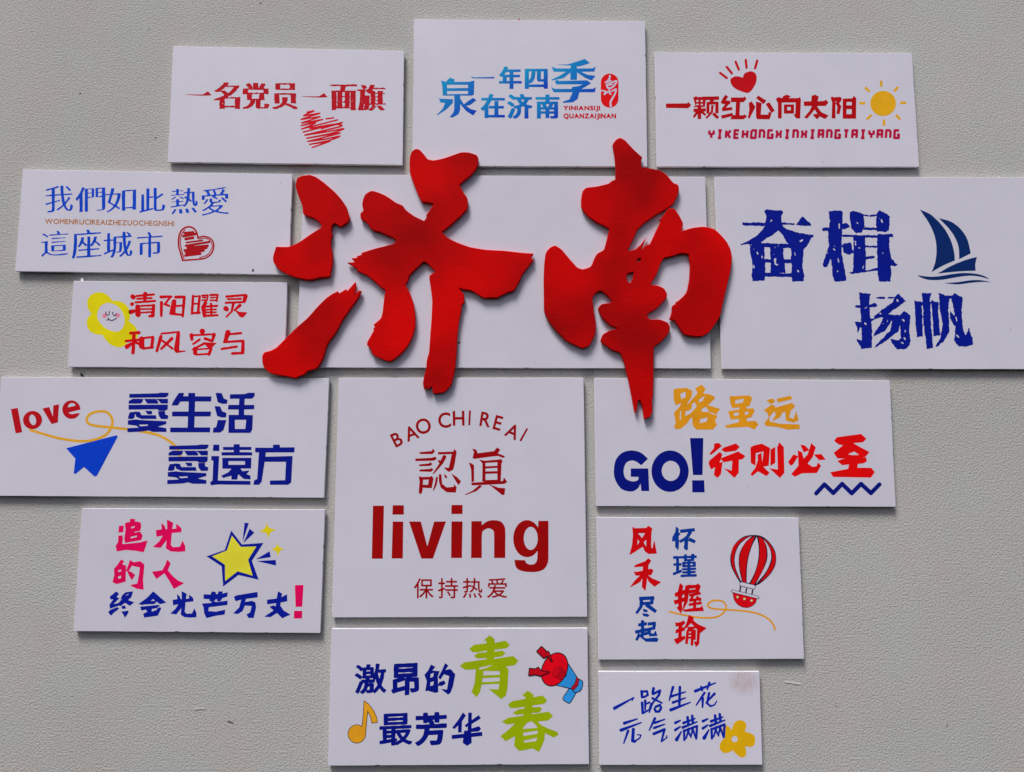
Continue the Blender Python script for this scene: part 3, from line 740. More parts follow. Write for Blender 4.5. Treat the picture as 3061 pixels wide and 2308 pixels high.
AI = '''P 855,150 1045,145 1060,141 1115,142 1112,160 1095,172 855,174
P 852,195 880,181 948,182 940,205 925,213 850,213
P 953,182 1028,182 1045,200 1045,213 975,213 965,200
P 1030,182 1110,182 1110,212 1065,212 1050,195
P 850,222 1110,220 1108,250 1092,260 1050,260 1040,250 850,252
P 858,270 895,268 888,308 872,315 846,313 848,297
P 890,266 925,268 935,290 1030,290 1035,314 935,315 900,300
P 960,261 1005,262 1005,283 975,283
P 1045,264 1090,262 1092,285 1113,292 1110,314 1065,315 1050,295
P 845,324 900,318 930,322 1100,330 1100,348 1040,366 1100,376 1100,400 1010,400 980,390 940,398 842,402 842,376 920,372 900,358 845,352
-P 915,352 975,350 978,360 930,364'''
draw(bd, 'f', 'character', N8, AI, label='character 愛 of the upper line', layer=3)
draw(bd, 'f', 'character', N8, AI, label='character 愛 of the lower line', layer=3, off=(264, 343))
for nm, s in (('生', 'P 1182,143 1218,143 1210,165 1245,165 1245,143 1290,143 1290,165 1398,166 1395,199 1290,199 1288,266 1395,266 1392,298 1287,298 1284,371 1390,371 1388,403 1125,403 1125,372 1240,372 1243,298 1137,298 1138,266 1246,266 1247,199 1192,200 1175,226 1135,226 1140,208'),
    ('活', 'P 1425,143 1465,143 1480,180 1505,190 1500,214 1470,215 1440,205;P 1418,230 1455,232 1470,265 1497,275 1495,304 1465,305 1435,295;P 1440,322 1497,322 1478,388 1455,405 1407,405 1410,375 1430,368;P 1520,152 1620,150 1640,142 1685,142 1683,165 1665,181 1618,181 1616,222 1682,222 1680,250 1614,252 1614,288 1672,290 1668,385 1655,407 1510,407 1512,288 1577,288 1578,252 1507,252 1510,222 1580,222 1582,181 1520,181;-P 1553,320 1628,320 1622,381 1553,381'),
    ('遠', 'P 1410,485 1450,485 1450,526 1407,526;P 1397,560 1449,560 1440,722 1656,725 1656,750 1440,748 1395,753 1388,735 1405,722 1410,590 1397,588;P 1475,500 1545,500 1545,482 1585,482 1585,500 1662,500 1662,520 1585,520 1585,534 1667,535 1667,556 1465,556 1465,535 1545,534 1545,520 1475,520;P 1470,572 1662,572 1660,642 1590,642 1602,660 1650,656 1630,680 1656,690 1656,715 1612,712 1575,680 1568,716 1530,716 1530,690 1475,705 1462,690 1510,668 1530,644 1470,643;-P 1510,593 1620,593 1620,618 1510,618'),
    ('方', 'P 1687,505 1805,505 1805,485 1850,485 1850,503 1948,502 1946,536 1687,536;P 1712,536 1758,536 1755,565 1935,560 1925,735 1905,750 1785,750 1785,722 1885,720 1891,598 1750,598 1730,730 1712,750 1675,750 1680,722 1700,712')):
    draw(bd, 'f', 'character', N8, s, label='character ' + nm, layer=2)

# ---- lower left: chasing the light
MG, N9 = (208, 6, 82), (8, 24, 138)
bd = board('white board, lower left, with magenta and navy characters and a yellow star', [(244.8,1519.2),(971.3,1523.2),(957.4,1892.9),(219.4,1887.0)], 9)
GUANG = 'P 830,123 885,152 875,205 912,200 905,160 937,180 955,200 955,232 872,240 868,290 864,340 882,362 940,358 965,305 987,350 988,397 930,402 860,397 820,370 828,300 840,240 830,300 775,368 710,360 765,310 795,262 740,272 735,215 785,208 782,152 810,178 820,208 832,206'
for nm, s in (('追', 'P 515,117 560,120 553,140 578,142 605,150 610,180 600,225 622,262 610,300 470,325 463,290 475,210 468,160 480,148 510,145;-P 524,187 556,178 550,193 522,202;-P 520,272 572,260 572,274 518,287;-6 552,232 600,224;P 418,178 460,175 455,232 414,236;P 413,262 450,258 452,300 445,332 470,334 600,320 664,302 650,350 630,405 560,392 480,385 400,398 388,350 410,318'),
    ('光', GUANG),
    ('的', 'P 435,467 463,480 447,508 480,520 475,640 480,655 400,678 362,662 378,600 375,545 400,520;-P 410,560 438,552 436,569 410,575;-P 412,612 437,605 435,628 410,632;P 510,471 547,490 600,481 637,510 625,640 630,727 570,718 512,688 575,672 590,600 597,535 555,527 530,520 500,570 478,564 500,510;P 488,568 520,570 558,600 528,645 508,612'),
    ('人', 'P 833,467 862,500 838,560 880,610 930,650 978,670 890,720 850,650 808,585 740,635 700,572 790,560 812,520')):
    draw(bd, 'g', 'character', MG, s, label='magenta character ' + nm)
for nm, s in (('终', 'P 395,741 419,762 398,790 422,800 370,850 418,840 420,862 340,890 335,855 370,810 342,808 340,785;P 325,920 345,898 405,875 420,890 372,925 350,950;P 475,748 540,740 525,790 470,840 430,868 400,855 450,800 430,812 445,775;P 452,800 550,835 512,865 458,832;P 438,868 470,862 480,888 445,892;P 438,915 502,905 495,932 470,968 450,932;-5 478,775 500,765'),
    ('会', 'P 712,740 825,838 770,850 735,825 740,835 720,850 640,852 620,858 585,850 660,795;P 600,872 765,856 765,880 700,892 700,915 742,900 755,868 782,885 752,950 635,966 625,935 660,915 650,897 610,905;-P 690,822 712,806 728,824'),
    ('芒', 'P 1145,765 1205,768 1215,741 1250,745 1250,764 1268,762 1272,740 1310,742 1306,760 1352,748 1348,785 1305,800 1290,826 1260,826 1262,810 1248,808 1240,824 1195,826 1195,808 1145,805;P 1130,845 1210,840 1215,824 1262,832 1352,820 1348,858 1190,877 1185,910 1250,915 1332,898 1325,940 1250,950 1170,970 1150,930 1145,880'),
    ('万', 'P 1405,788 1425,775 1608,745 1610,792 1510,805 1500,832 1560,822 1590,836 1596,880 1575,968 1530,969 1512,940 1545,920 1558,866 1500,862 1480,910 1440,935 1398,930 1450,880 1468,812 1420,826'),
    ('丈', 'P 1785,740 1820,760 1812,792 1862,765 1864,826 1808,836 1803,862 1832,905 1892,940 1820,972 1775,926 1720,962 1665,958 1745,905 1710,872 1748,860 1762,872 1768,842 1690,852 1690,812 1772,802')):
    draw(bd, 'g', 'character', N9, s, label='navy character ' + nm)
draw(bd, 'g', 'character', N9, GUANG, label='navy character 光', frm=(710,123,988,402), to=(858,738,1084,966))
draw(bd, 'g', 'exclamation_mark', MG, 'P 1929,687 2003,686 1992,873 1935,873;P 1922,908 1992,908 1990,973 1920,973')
st = draw(bd, 'g', 'star_drawing', N9, 'P 1382,218 1475,338 1660,324 1560,478 1618,641 1445,600 1313,699 1300,525 1170,440 1327,385')
draw(st, 'g', 'star_fill', (210, 202, 52), 'P 1388,262 1465,359 1598,355 1527,470 1566,606 1437,568 1330,653 1328,512 1218,440 1345,390', layer=2)
for a in ('1497,151 1533,155 1479,320', '1540,202 1581,237 1486,327', '1592,466 1712,396 1721,447', '1598,480 1765,471 1768,519'): draw(bd, 'g', 'star_ray', N9, 'P ' + a)
draw(bd, 'g', 'sparkle_drawing', (226, 208, 22), 'C 1688,140! 1706,192 1770,212! 1718,238 1701,293! 1682,240 1622,227! 1672,195')
draw(bd, 'g', 'sparkle_drawing', (226, 208, 22), 'C 1776,320! 1795,360 1839,376! 1801,394 1786,442! 1768,398 1722,382! 1765,360')

# ---- centre: living
D1, D2 = (142, 2, 8), (140, 0, 12)
bd = board('square white board, lower centre, with large dark red word "living"', [(1012.4,1129.8),(1744.5,1128.9),(1755.6,1844.1),(992.0,1846.3)], 10)
for nm, s in (('l', 'P 304,883 378,883 370,1240 296,1240'), ('i', 'P 437,990 508,990 505,1238 430,1238;P 437,880 512,880 512,943 435,943'),
    ('v', 'P 547,989 627,990 670,1158 716,990 796,989 708,1239 630,1239'), ('i', 'P 833,989 908,989 903,1235 830,1235;P 833,878 908,878 907,939 832,939'),
    ('n', 'C 967,987! 1037,987! 1037,1015! 1070,990 1115,980 1165,990 1190,1022 1196,1065 1195,1235! 1120,1235! 1120,1085 1114,1050 1085,1035 1052,1048 1038,1080 1037,1235! 965,1235!'),
    ('g', 'E 1342,1105 93,125;P 1418,985 1486,985 1486,1215 1412,1215;C 1486,1205! 1484,1260 1462,1305 1420,1326 1365,1330 1305,1322 1268,1298 1257,1248! 1328,1250! 1338,1270 1368,1280 1396,1272 1410,1245 1413,1195!;-E 1367,1103 47,78')):
    draw(bd, 'h', 'letter', D1, s, label='letter ' + nm)
for c, (x, y), r, h_ in (('B', (465,436), 27, 96), ('A', (562,394), 20, 96), ('O', (643,347), 13, 104), ('C', (786,307), 5, 104), ('H', (881,294), 1, 100), ('I', (955,291), -3, 100),
                       ('R', (1062,302), -9, 98), ('E', (1146,325), -15, 98), ('A', (1245,382), -24, 96), ('I', (1320,405), -29, 98)):
    A = np.concatenate(glyph(c)); w_ = (A[:, 0].max() - A[:, 0].min()) / (A[:, 1].max() - A[:, 1].min()) * h_ * .93
    o = ch(bd, 'h', c, (x - w_ / 2, y - h_ / 2, x + w_ / 2, y + h_ / 2), D2, fat=2.2, rot=r)
    o.name = 'letter'; o['label'] = 'letter ' + c
for nm, s in (('認', '''P 618,522 700,515 708,498 722,515 705,535 620,535;P 588,566 700,560 725,552 735,568 715,580 590,582;P 615,605 680,598 692,590 705,603 690,615 615,617;P 615,640 690,634 700,627 712,640 695,655 618,652
P 612,685 635,690 690,688 700,680 712,700 700,765 640,762 635,795 620,808 612,790 618,720;-P 642,708 680,706 675,742 640,742
P 740,522 845,518 852,500 868,520 855,600 845,640 815,655 800,645 780,625 815,628 835,535 745,538
P 790,540 800,555 775,600 715,668 705,668 750,600 775,545;P 742,572 770,585 765,602 745,592
P 728,690 742,690 735,740 712,785 708,775 722,730;P 748,670 765,672 770,735 800,760 850,755 848,735 868,758 862,795 800,792 760,760 748,720
P 785,665 805,690 800,700 785,690;P 830,665 870,690 898,720 880,745 860,715'''),
    ('眞', '''P 970,498 1000,505 1010,530 1120,515 1140,490 1162,505 1145,530 1195,550 1180,562 1150,548 1100,552 985,568 975,560 985,520
P 950,590 968,598 985,610 985,720 968,725 965,640;P 1020,572 1055,580 1150,572 1165,568 1178,580 1170,600 1165,715 1145,720 1060,722 1040,720 1042,600
-P 1062,595 1142,590 1142,614 1062,618;-P 1062,632 1142,628 1142,650 1062,652;-P 1062,668 1142,666 1142,708 1062,710
P 965,728 1180,716 1185,692 1210,722 1190,736 970,746;P 1020,745 1042,750 1000,785 928,812 925,806 975,782;P 1085,738 1150,762 1195,765 1190,808 1175,812 1130,775''')):
    draw(bd, 'h', 'character', D2, s, label='character ' + nm)
for c, bx in (('保', (580,1372,712,1508)), ('持', (742,1370,877,1508)), ('热', (908,1370,1042,1505)), ('爱', (1072,1370,1207,1505))): ch(bd, 'h', c, bx, D2, fat=1)

# ---- bottom centre: spirited youth
GR, NV = (138, 158, 6), (4, 18, 118)
bd = board('white board, bottom centre, with big green characters, megaphone and music note', [(990.9,1879.2),(1756.2,1877.4),(1760.9,2284.8),(980.3,2289.2)], 11)
for c, bx in (('激', (248,335,505,588)), ('昂', (545,330,772,602)), ('最', (448,738,715,1012)), ('芳', (740,730,1000,1012))):
    ch(bd, 'i', c, bx, NV, fat=5.0 if c in '激最' else 8.5, dh=2, rise=0.05, taper=2.0)
draw(bd, 'i', 'character', NV, 'P 868,345 905,365 880,395 940,400 925,440 930,570 905,578 845,560 822,565 835,480 815,430 845,395;-P 865,425 892,412 888,445 865,455;-P 865,490 892,482 888,515 862,520;P 985,333 1012,355 985,390 1030,382 1068,425 1050,520 1030,575 1010,592 950,545 1000,550 1018,440 975,425 945,470 928,450 960,390;P 935,490 975,475 990,500 960,520 925,520', label='character 的')
draw(bd, 'i', 'character', NV, 'P 1130,736 1155,762 1118,815 1062,872 1042,862 1090,800;q30 1108,800 1104,900;q32>22 1268,772 1150,850;q30 1188,738 1186,860;P 1172,838 1205,866 1262,848 1278,870 1260,892 1190,896 1168,880;q33 1038,938 1288,912;P 1140,885 1198,882 1202,985 1165,1010 1128,985', label='character 华')
draw(bd, 'i', 'character', GR, '''P 1350,106 1390,140 1388,168 1480,150 1513,185 1490,212 1388,225 1388,240 1450,232 1478,250 1450,280 1385,287 1385,300 1540,275 1583,315 1550,353 1385,372 1480,360 1503,385 1495,540 1480,600 1443,629 1340,545 1420,548 1430,480 1430,400 1300,398 1285,500 1270,570 1240,613 1200,570 1225,500 1235,385 1150,390 1103,357 1140,328 1322,302 1322,292 1250,297 1218,276 1250,252 1325,243 1325,230 1250,246 1205,244 1183,215 1220,185 1323,172 1320,150 1297,153 1320,130
-P 1262,372 1375,345 1330,370 1265,388
q22 1285,445 1435,440;q20 1280,500 1430,492
-P 1288,436 1330,415 1400,416 1395,432 1340,430;-P 1292,488 1300,466 1395,450 1350,470 1400,480''', label='large green character 青')
draw(bd, 'i', 'character', GR, '''P 1660,558 1705,590 1702,612 1780,598 1818,637 1795,666 1698,680 1698,696 1755,690 1777,707 1755,737 1692,742 1690,752 1830,730 1867,767 1825,802 1740,812 1770,840 1820,865 1900,895 1912,917 1870,942 1800,905 1795,960 1780,1000 1750,1059 1700,1030 1590,1052 1548,1010 1555,930 1480,972 1435,930 1500,880 1555,826 1490,836 1447,812 1500,780 1622,762 1625,750 1570,757 1535,741 1580,712 1630,704 1635,690 1560,702 1515,700 1498,673 1530,645 1640,625 1640,612 1613,596
-P 1615,872 1650,825 1690,808 1722,835 1740,862
-P 1622,902 1742,885 1735,912 1625,928
-P 1625,968 1735,942 1728,970 1630,983''', label='large green character 春')
draw(bd, 'i', 'music_note_drawing', (228, 160, 34), 'E 264,912 70,72;P 325,645 352,690 350,730 332,920 300,880 308,850 318,760;P 325,645 360,672 400,725 425,780 430,815 388,822 378,770 352,722', outline=5)
mg = draw(bd, 'i', 'megaphone_drawing', (42, 132, 204), 'P 1990,345 2058,450 2060,500 2030,545 1895,512 1975,440', outline=7)
draw(mg, 'i', 'handle', (44, 136, 210), 'C 2000,545! 2058,562! 2008,650 1985,654 1955,632 1952,615', outline=7)
draw(mg, 'i', 'back_cap', (44, 136, 210), 'C 2075,468! 2103,485 2102,520 2088,555 2050,570 2028,556!', outline=7, layer=3)
draw(mg, 'i', 'band', (160, 20, 40), 'P 2058,448 2077,470 2068,515 2036,552 2012,540 2045,500', outline=4, layer=5)
draw(mg, 'i', 'dish', (205, 6, 26), 'E 1878,385 97,137 24', outline=8, layer=3)
draw(mg, 'i', 'dish_centre', (168, 8, 26), 'P 1918,364 1965,402 1930,470 1880,442', outline=3, outline_color=(90, 4, 18), layer=5)
draw(mg, 'i', 'dish_knob', (186, 8, 26), 'E 1893,408 26,40 24', outline=3, outline_color=(90, 4, 18), layer=7)
draw(bd, 'i', 'lightning_drawing', (178, 8, 26), 'P 1736,238 1772,202 1808,236 1800,250 1828,242 1855,318 1822,272 1790,290', outline=8, layer=9)
draw(bd, 'i', 'lightning_drawing', (178, 8, 26), 'P 1670,432 1676,380 1725,385 1745,370 1765,400 1830,408 1765,437 1722,425', outline=8, layer=9)

# ---- right: the road is long
OR, R12, N12 = (204, 136, 24), (208, 2, 8), (5, 18, 112)
bd = board('white board, right of centre, with orange and red characters and navy "GO!"', [(1776.1,1129.8),(2660,1137.8),(2677.9,1515.2),(1782.1,1513.1)], 12)
for nm, s in (('路', '''P 595,107 612,98 690,93 730,115 722,160 700,190 690,215 728,213 720,245 680,258 678,290 722,272 725,292 690,345 645,382 615,384 598,365 612,340 598,268 640,225 650,200 612,215 598,180
-P 642,135 682,118 680,160 652,172;-P 642,258 650,250 648,320 640,318
P 795,70 822,100 805,132 855,140 887,155 885,172 838,215 925,240 890,287 840,265 870,268 907,290 887,322 902,355 872,387 760,387 733,362 725,300 700,310 690,300 760,225 745,192 720,212 690,215 765,130 748,95
-P 778,172 818,148 800,186 772,196;-P 785,312 836,300 830,330 780,342;-P 800,238 825,225 848,262 800,262 790,250'''),
    ('虽', 'P 990,152 1130,146 1150,165 1130,222 1108,225 1112,240 1155,235 1168,255 1142,302 1112,306 1112,328 1172,325 1194,350 1165,387 1120,366 970,375 957,358 1055,334 1058,310 998,316 980,258 1058,244 1060,230 1010,236 995,200;-P 1030,180 1090,168 1085,196 1030,206;-P 1020,270 1054,264 1054,286 1022,292;-P 1098,262 1126,260 1118,280 1098,282'),
    ('远', 'P 1248,178 1298,168 1312,190 1280,208;P 1230,250 1290,208 1312,225 1300,262 1268,300 1275,330 1340,345 1482,350 1486,382 1400,387 1320,367 1250,362 1233,345 1265,300 1255,268;P 1320,170 1420,147 1432,172 1330,197;P 1295,237 1430,198 1452,222 1432,247 1422,250 1410,300 1442,312 1458,252 1476,322 1440,337 1385,322 1383,262 1362,266 1345,300 1290,328 1318,275 1310,272')):
    draw(bd, 'j', 'character', OR, s, label='orange character ' + nm)
for nm, s in (('行', 'P 882,484 915,480 937,502 865,562 845,560 880,518;P 848,605 922,542 940,560 920,620 942,612 930,700 905,727 880,705 888,650 860,668 842,625;P 932,530 950,512 1035,484 1063,508 1035,536 960,546;P 925,590 1050,540 1102,572 1080,597 1056,598 1055,690 1025,727 950,658 1005,675 1010,605 950,617'),
    ('则', 'P 1137,512 1160,498 1218,485 1245,500 1275,515 1266,640 1228,648 1272,690 1250,714 1190,680 1150,714 1137,700 1172,655 1190,600 1187,565 1215,548 1220,620 1230,540 1175,552 1172,640 1140,622;P 1278,527 1312,508 1312,620 1278,642;P 1340,475 1372,510 1376,690 1345,727 1270,658 1330,668 1325,510'),
    ('必', 'P 1402,615 1440,560 1472,575 1440,628 1420,642;P 1565,480 1597,512 1575,580 1540,625 1572,648 1602,645 1612,618 1634,640 1605,692 1500,694 1450,718 1423,700 1475,640 1470,532 1500,545 1512,590 1540,560;P 1488,492 1520,498 1552,530 1512,547;P 1582,562 1635,558 1667,597 1620,602'),
    ('至', 'P 1725,465 1745,440 1915,417 1953,450 1930,475 1860,482 1975,545 1945,578 1900,588 1890,590 1950,580 1957,610 1930,625 1892,628 1890,655 1985,655 2013,685 1985,724 1720,720 1698,687 1825,662 1828,632 1782,637 1748,607 1790,592 1828,590 1750,590 1722,550 1790,496 1760,492 1750,486;-P 1822,560 1868,540 1902,565 1850,566;-4 1830,636 1815,652')):
    draw(bd, 'j', 'character', R12, s, label='red character ' + nm)
draw(bd, 'j', 'letter', N12, 'C 300,533 365,548 416,592! 368,638! 335,612 300,604 262,622 245,675 258,728 300,750 342,745 352,720! 295,718! 295,660! 419,660! 425,819! 370,819! 364,765! 345,800 300,822 232,805 188,745 176,680 190,600 235,550', label='letter G')
draw(bd, 'j', 'letter', N12, 'E 572,679 131,146;-E 577,677 64,71', label='letter O')
draw(bd, 'j', 'exclamation_mark', N12, 'P 712,446 806,446 800,706 733,706;P 727,743 812,743 815,828 728,828')
draw(bd, 'j', 'wave_drawing', N12, '30 1600,835 1658,772 1720,833 1782,768 1850,835 1915,768 1985,833 2045,772')

# ---- right: hot air balloon
R13, B13 = (188, 2, 14), (4, 50, 138)
bd = board('white board, lower right, with columns of characters and a striped hot air balloon', [(1783.4,1546),(2387.6,1548),(2404,1970.1),(1789.4,1972.2)], 13)
draw(bd, 'k', 'ribbon_drawing', (222, 152, 32), 'c18 775,1000 900,1030 1050,1057 1180,1062 1270,1045 1325,1000 1342,950 1320,905 1270,888 1205,892 1163,920 1165,950 1220,972 1340,980 1480,990 1600,1005 1700,1035 1780,1085 1820,1140 1832,1180')
for nm, s in (('风', 'P 405,155 430,168 540,165 565,144 600,170 592,200 588,310 590,360 606,375 622,295 645,415 565,420 528,392 508,345 430,397 378,428 402,340 412,230;-P 452,212 480,210 540,210 528,225 500,270 478,240 462,225;-P 455,262 478,300 448,350;-P 512,305 545,270 545,365'),
    ('禾', 'P 565,468 588,492 562,532 558,580 590,572 612,588 590,632 552,632 600,670 686,705 625,747 572,700 546,650 545,700 532,788 500,748 508,650 480,700 385,752 430,690 488,635 440,637 420,602 445,605 510,592 512,545 420,552 440,532 530,500'),
    ('握', 'P 880,718 910,742 900,790 930,785 930,820 900,835 898,870 935,850 925,890 895,905 900,960 892,1015 850,960 868,950 865,912 830,925 820,890 862,880 862,840 835,850 828,820 862,800;P 935,745 960,735 1045,735 1060,720 1085,745 1068,800 965,815 955,900 905,990 925,900 930,800;-P 970,768 1040,760 1038,778 970,786;q20 975,835 1085,815;q18 1015,835 985,885;q20 975,888 1090,872;q20 1050,850 1085,890;q20 970,930 1095,912;q24 1030,890 1025,975;P 910,985 1020,965 1090,960 1100,940 1117,990 930,998'),
    ('瑜', 'P 835,1110 860,1115 905,1100 920,1090 930,1115 905,1135 895,1165 930,1155 925,1185 895,1198 895,1255 930,1245 930,1270 850,1325 822,1280 865,1262 868,1205 838,1215 840,1185 868,1172 868,1140 840,1145;P 970,1038 1015,1060 1010,1090 1060,1130 1142,1165 1085,1210 1030,1150 990,1110 945,1160 925,1165 950,1110;q18 960,1165 1030,1160;q20 958,1190 945,1320;q16 955,1190 1000,1185;q20 1005,1180 1000,1335;q12 960,1225 1000,1222;q12 955,1262 1000,1258;q18 1028,1185 1025,1280;P 1055,1170 1080,1185 1070,1320 1042,1350 1022,1305 1050,1300')):
    draw(bd, 'k', 'character', R13, s, grow=3.5, label='red character ' + nm, layer=2 if nm in '握瑜' else 1)
for nm, s in (('怀', 'P 842,153 865,170 862,200 880,225 862,240 868,300 862,380 835,350 838,240 830,290 805,295 808,255 825,225 838,200;q26 885,195 1025,180;q28>20 985,200 950,260 880,300;q30 945,250 940,370;q30>24 970,275 1030,300;P 918,350 950,335 958,372 945,385'),
    ('尽', 'q28 475,870 620,862;q26 600,860 598,915;q24 500,920 605,912;q30>18 495,865 490,950 445,1015;q34>26 545,930 638,1000;P 510,975 550,985 552,1003 520,1000;P 505,1020 550,1025 570,1035 555,1050 515,1040'),
    ('起', 'q24 465,1135 545,1120;q26 505,1090 505,1180;q26 435,1205 555,1180;q24 505,1200 500,1260;q22 515,1225 560,1215;q26>18 475,1225 445,1285;P 470,1240 540,1272 640,1262 662,1275 650,1300 540,1298;q24 560,1125 635,1115;q24 625,1115 618,1170;q22 570,1175 625,1165;q26 575,1170 570,1225;P 570,1215 620,1225 635,1195 650,1240 575,1245')):
    draw(bd, 'k', 'character', B13, s, label='blue character ' + nm, grow=4)
ch(bd, 'k', '瑾', (808,420,1048,657), B13, fat=4.5, dh=2, rise=0.04, taper=2)
DK = (30, 14, 40)
bl = draw(bd, 'k', 'balloon_drawing', DK, 'C 1625,232 1710,250 1785,315 1838,410 1838,525 1785,625 1695,710 1635,742! 1482,710! 1438,640 1392,540 1386,440 1425,330 1515,250')
WH = (184, 181, 198)
for s in ('C 1598,241! 1500,268 1415,345 1394,445 1404,540 1448,640 1474,680! 1432,570 1422,450 1462,335 1530,270', 'C 1630,242! 1545,300 1484,420 1478,540 1512,706! 1538,710! 1542,560 1565,430 1597,330',
          'C 1668,246! 1722,290 1746,400 1736,500 1690,620 1620,732! 1588,722! 1640,600 1674,470 1678,350', 'C 1715,256! 1775,318 1832,415 1832,520 1778,622 1680,712! 1752,600 1802,490 1797,400 1755,310'):
    draw(bl, 'k', 'red_stripe', R13, s, layer=2)
for s in ('C 1602,243! 1545,270 1470,340 1430,450 1438,560 1488,690! 1500,700! 1470,545 1476,420 1532,310', 'C 1650,250! 1608,330 1574,430 1552,560 1548,708! 1574,715! 1632,600 1664,470 1668,350',
          'C 1685,253! 1748,312 1789,400 1789,490 1738,605 1640,725! 1742,520 1757,400 1730,300'):
    draw(bl, 'k', 'white_stripe', WH, s, layer=2)
for a in ('1487,745 1480,800', '1548,765 1540,812', '1610,780 1600,830'): draw(bl, 'k', 'rope', DK, 'q14 ' + a)
draw(bl, 'k', 'collar', WH, '36 1500,724 1615,753', outline=5, layer=3)
bk = draw(bl, 'k', 'basket', (200, 6, 22), 'C 1412,812! 1648,870! 1632,915 1585,950 1530,958 1470,935 1428,885', outline=4)
draw(bl, 'k', 'basket_rim', WH, '20 1408,795 1660,858', outline=5, layer=3)
for p in ('1457,854', '1526,873', '1597,889'): draw(bl, 'k', 'basket_light', (226, 216, 150), 'E %s 12,12' % p, outline=3, layer=4)

# ---- bottom right: handwritten
B14 = (2, 34, 150)
def scuffed():
    m = PANEL.copy(); m.name = 'scuffed_white_board'; nt = m.node_tree; b = nt.nodes['Principled BSDF']
    src = b.inputs['Base Color'].links[0].from_socket
    tc = nt.nodes.new('ShaderNodeTexCoord'); mp = nt.nodes.new('ShaderNodeMapping'); nt.links.new(tc.outputs['Object'], mp.inputs[0])
    x, z = at(1770 + 1850 * CROPS['l'][2], 1980 + 235 * CROPS['l'][2], TH)
    def blob(px, pz, rx, rz, rot=0):
        mp = nt.nodes.new('ShaderNodeMapping'); mp.vector_type = 'POINT'
        nt.links.new(tc.outputs['Object'], mp.inputs[0])
        mp.inputs['Location'].default_value = (-px / rx, 0, -pz / rz); mp.inputs['Scale'].default_value = (1 / rx, 0, 1 / rz)
        ln = nt.nodes.new('ShaderNodeVectorMath'); ln.operation = 'LENGTH'; nt.links.new(mp.outputs[0], ln.inputs[0])
        r = nt.nodes.new('ShaderNodeMapRange'); r.inputs[1].default_value = 1.15; r.inputs[2].default_value = 0.45; nt.links.new(ln.outputs['Value'], r.inputs[0])
        return r.outputs[0]
    n = nt.nodes.new('ShaderNodeTexNoise'); ms = nt.nodes.new('ShaderNodeMapping'); nt.links.new(tc.outputs['Object'], ms.inputs[0]); ms.inputs['Scale'].default_value = (260, 1, 40); ms.inputs['Rotation'].default_value = (0, 0.1, 0)
    nt.links.new(ms.outputs[0], n.inputs['Vector']); n.inputs['Scale'].default_value = 1; n.inputs['Detail'].default_value = 4
    rr = nt.nodes.new('ShaderNodeMapRange'); rr.inputs[1].default_value = 0.25; rr.inputs[2].default_value = 0.75; nt.links.new(n.outputs['Fac'], rr.inputs[0])
    cxx, czz = SCUFF
    b1 = blob(float(x) - cxx, float(z) - czz, 0.046, 0.040)
    m1 = nt.nodes.new('ShaderNodeMath'); m1.operation = 'MULTIPLY'; nt.links.new(b1, m1.inputs[0]); nt.links.new(rr.outputs[0], m1.inputs[1])
    mx = nt.nodes.new('ShaderNodeMix'); mx.data_type = 'RGBA'; nt.links.new(m1.outputs[0], mx.inputs[0]); nt.links.new(src, mx.inputs[6]); mx.inputs[7].default_value = (*alb((166, 146, 142)), 1)
    nt.links.new(mx.outputs[2], b.inputs['Base Color'])
    return m
SCUFF = (0, 0)
bd = board('smallest white board, bottom right, with blue handwriting and a yellow flower', [(1789,2007.3),(2270.5,2007.3),(2279.5,2286.4),(1792,2287.1)], 14, material=scuffed(), chips=6)
draw(bd, 'l', 'flower_drawing', (230, 178, 18), 'C 1710,833! 1722,790 1745,740 1790,710 1850,716 1886,758 1885,800 1868,846! 1940,868 1985,900 1997,950 1985,1010 1945,1035 1873,1028! 1888,1100 1872,1152 1820,1162 1760,1120 1724,1074! 1680,1100 1620,1110 1572,1075 1562,1012 1590,958 1628,925! 1590,880 1588,820 1632,772 1680,792;-E 1745,940 38,38')
for nm, s in (('一', '32>8 275,562 510,432;6 510,432 490,465'),
    ('路', '24 605,355 612,425;18 612,360 672,353 682,400 640,425 612,425;24>12 650,470 650,580;14 655,512 702,490;24 612,495 620,620;18>6 622,622 700,580 720,500;28>20 752,320 740,380;22 745,388 832,345 818,400;22>8 818,400 740,500 700,612;22>12 740,440 855,498;22 778,545 830,522 845,560 820,602 780,603 765,570'),
    ('生', '26>8 990,305 945,465;24 1075,303 1068,515;24>8 960,420 1142,362;24>8 990,492 1142,436;32>8 965,582 1202,490'),
    ('花', '30>8 1265,352 1510,252;18 1335,300 1347,342;24>12 1435,252 1410,328;22>8 1375,375 1275,525;24>12 1355,440 1352,550;22>16 1432,378 1408,500 1450,538;14>6 1450,538 1500,520 1525,475;24>10 1498,385 1395,495'),
    ('元', '30>8 395,745 552,693;32>8 355,830 600,738;24>8 440,840 388,990;30 505,820 495,960 520,968;14>6 520,970 585,925 598,892 555,885'),
    ('气', '26>8 768,688 700,832;24>8 770,740 888,698;24>8 760,802 888,758;26 755,875 885,822;22>14 885,825 850,965;8 850,972 915,920 912,900'),
    ('满', '26>12 1020,740 1078,713;26>12 1020,827 1078,788;36>8 1035,945 1092,848;26>8 1120,742 1262,688;26>8 1110,797 1287,728;24 1168,672 1180,762;24 1225,655 1235,740;20 1125,835 1130,950;20 1130,838 1285,780 1275,935;20>10 1185,812 1152,930;18>10 1178,850 1212,920;20>10 1235,800 1212,902;18>10 1240,840 1265,920')):
    draw(bd, 'l', 'character', B14, s, grow=5, label='character ' + nm)
    if nm == '满': draw(bd, 'l', 'character', B14, s, grow=5, label='character 满 overlapping the flower', off=(337, -20), layer=2)

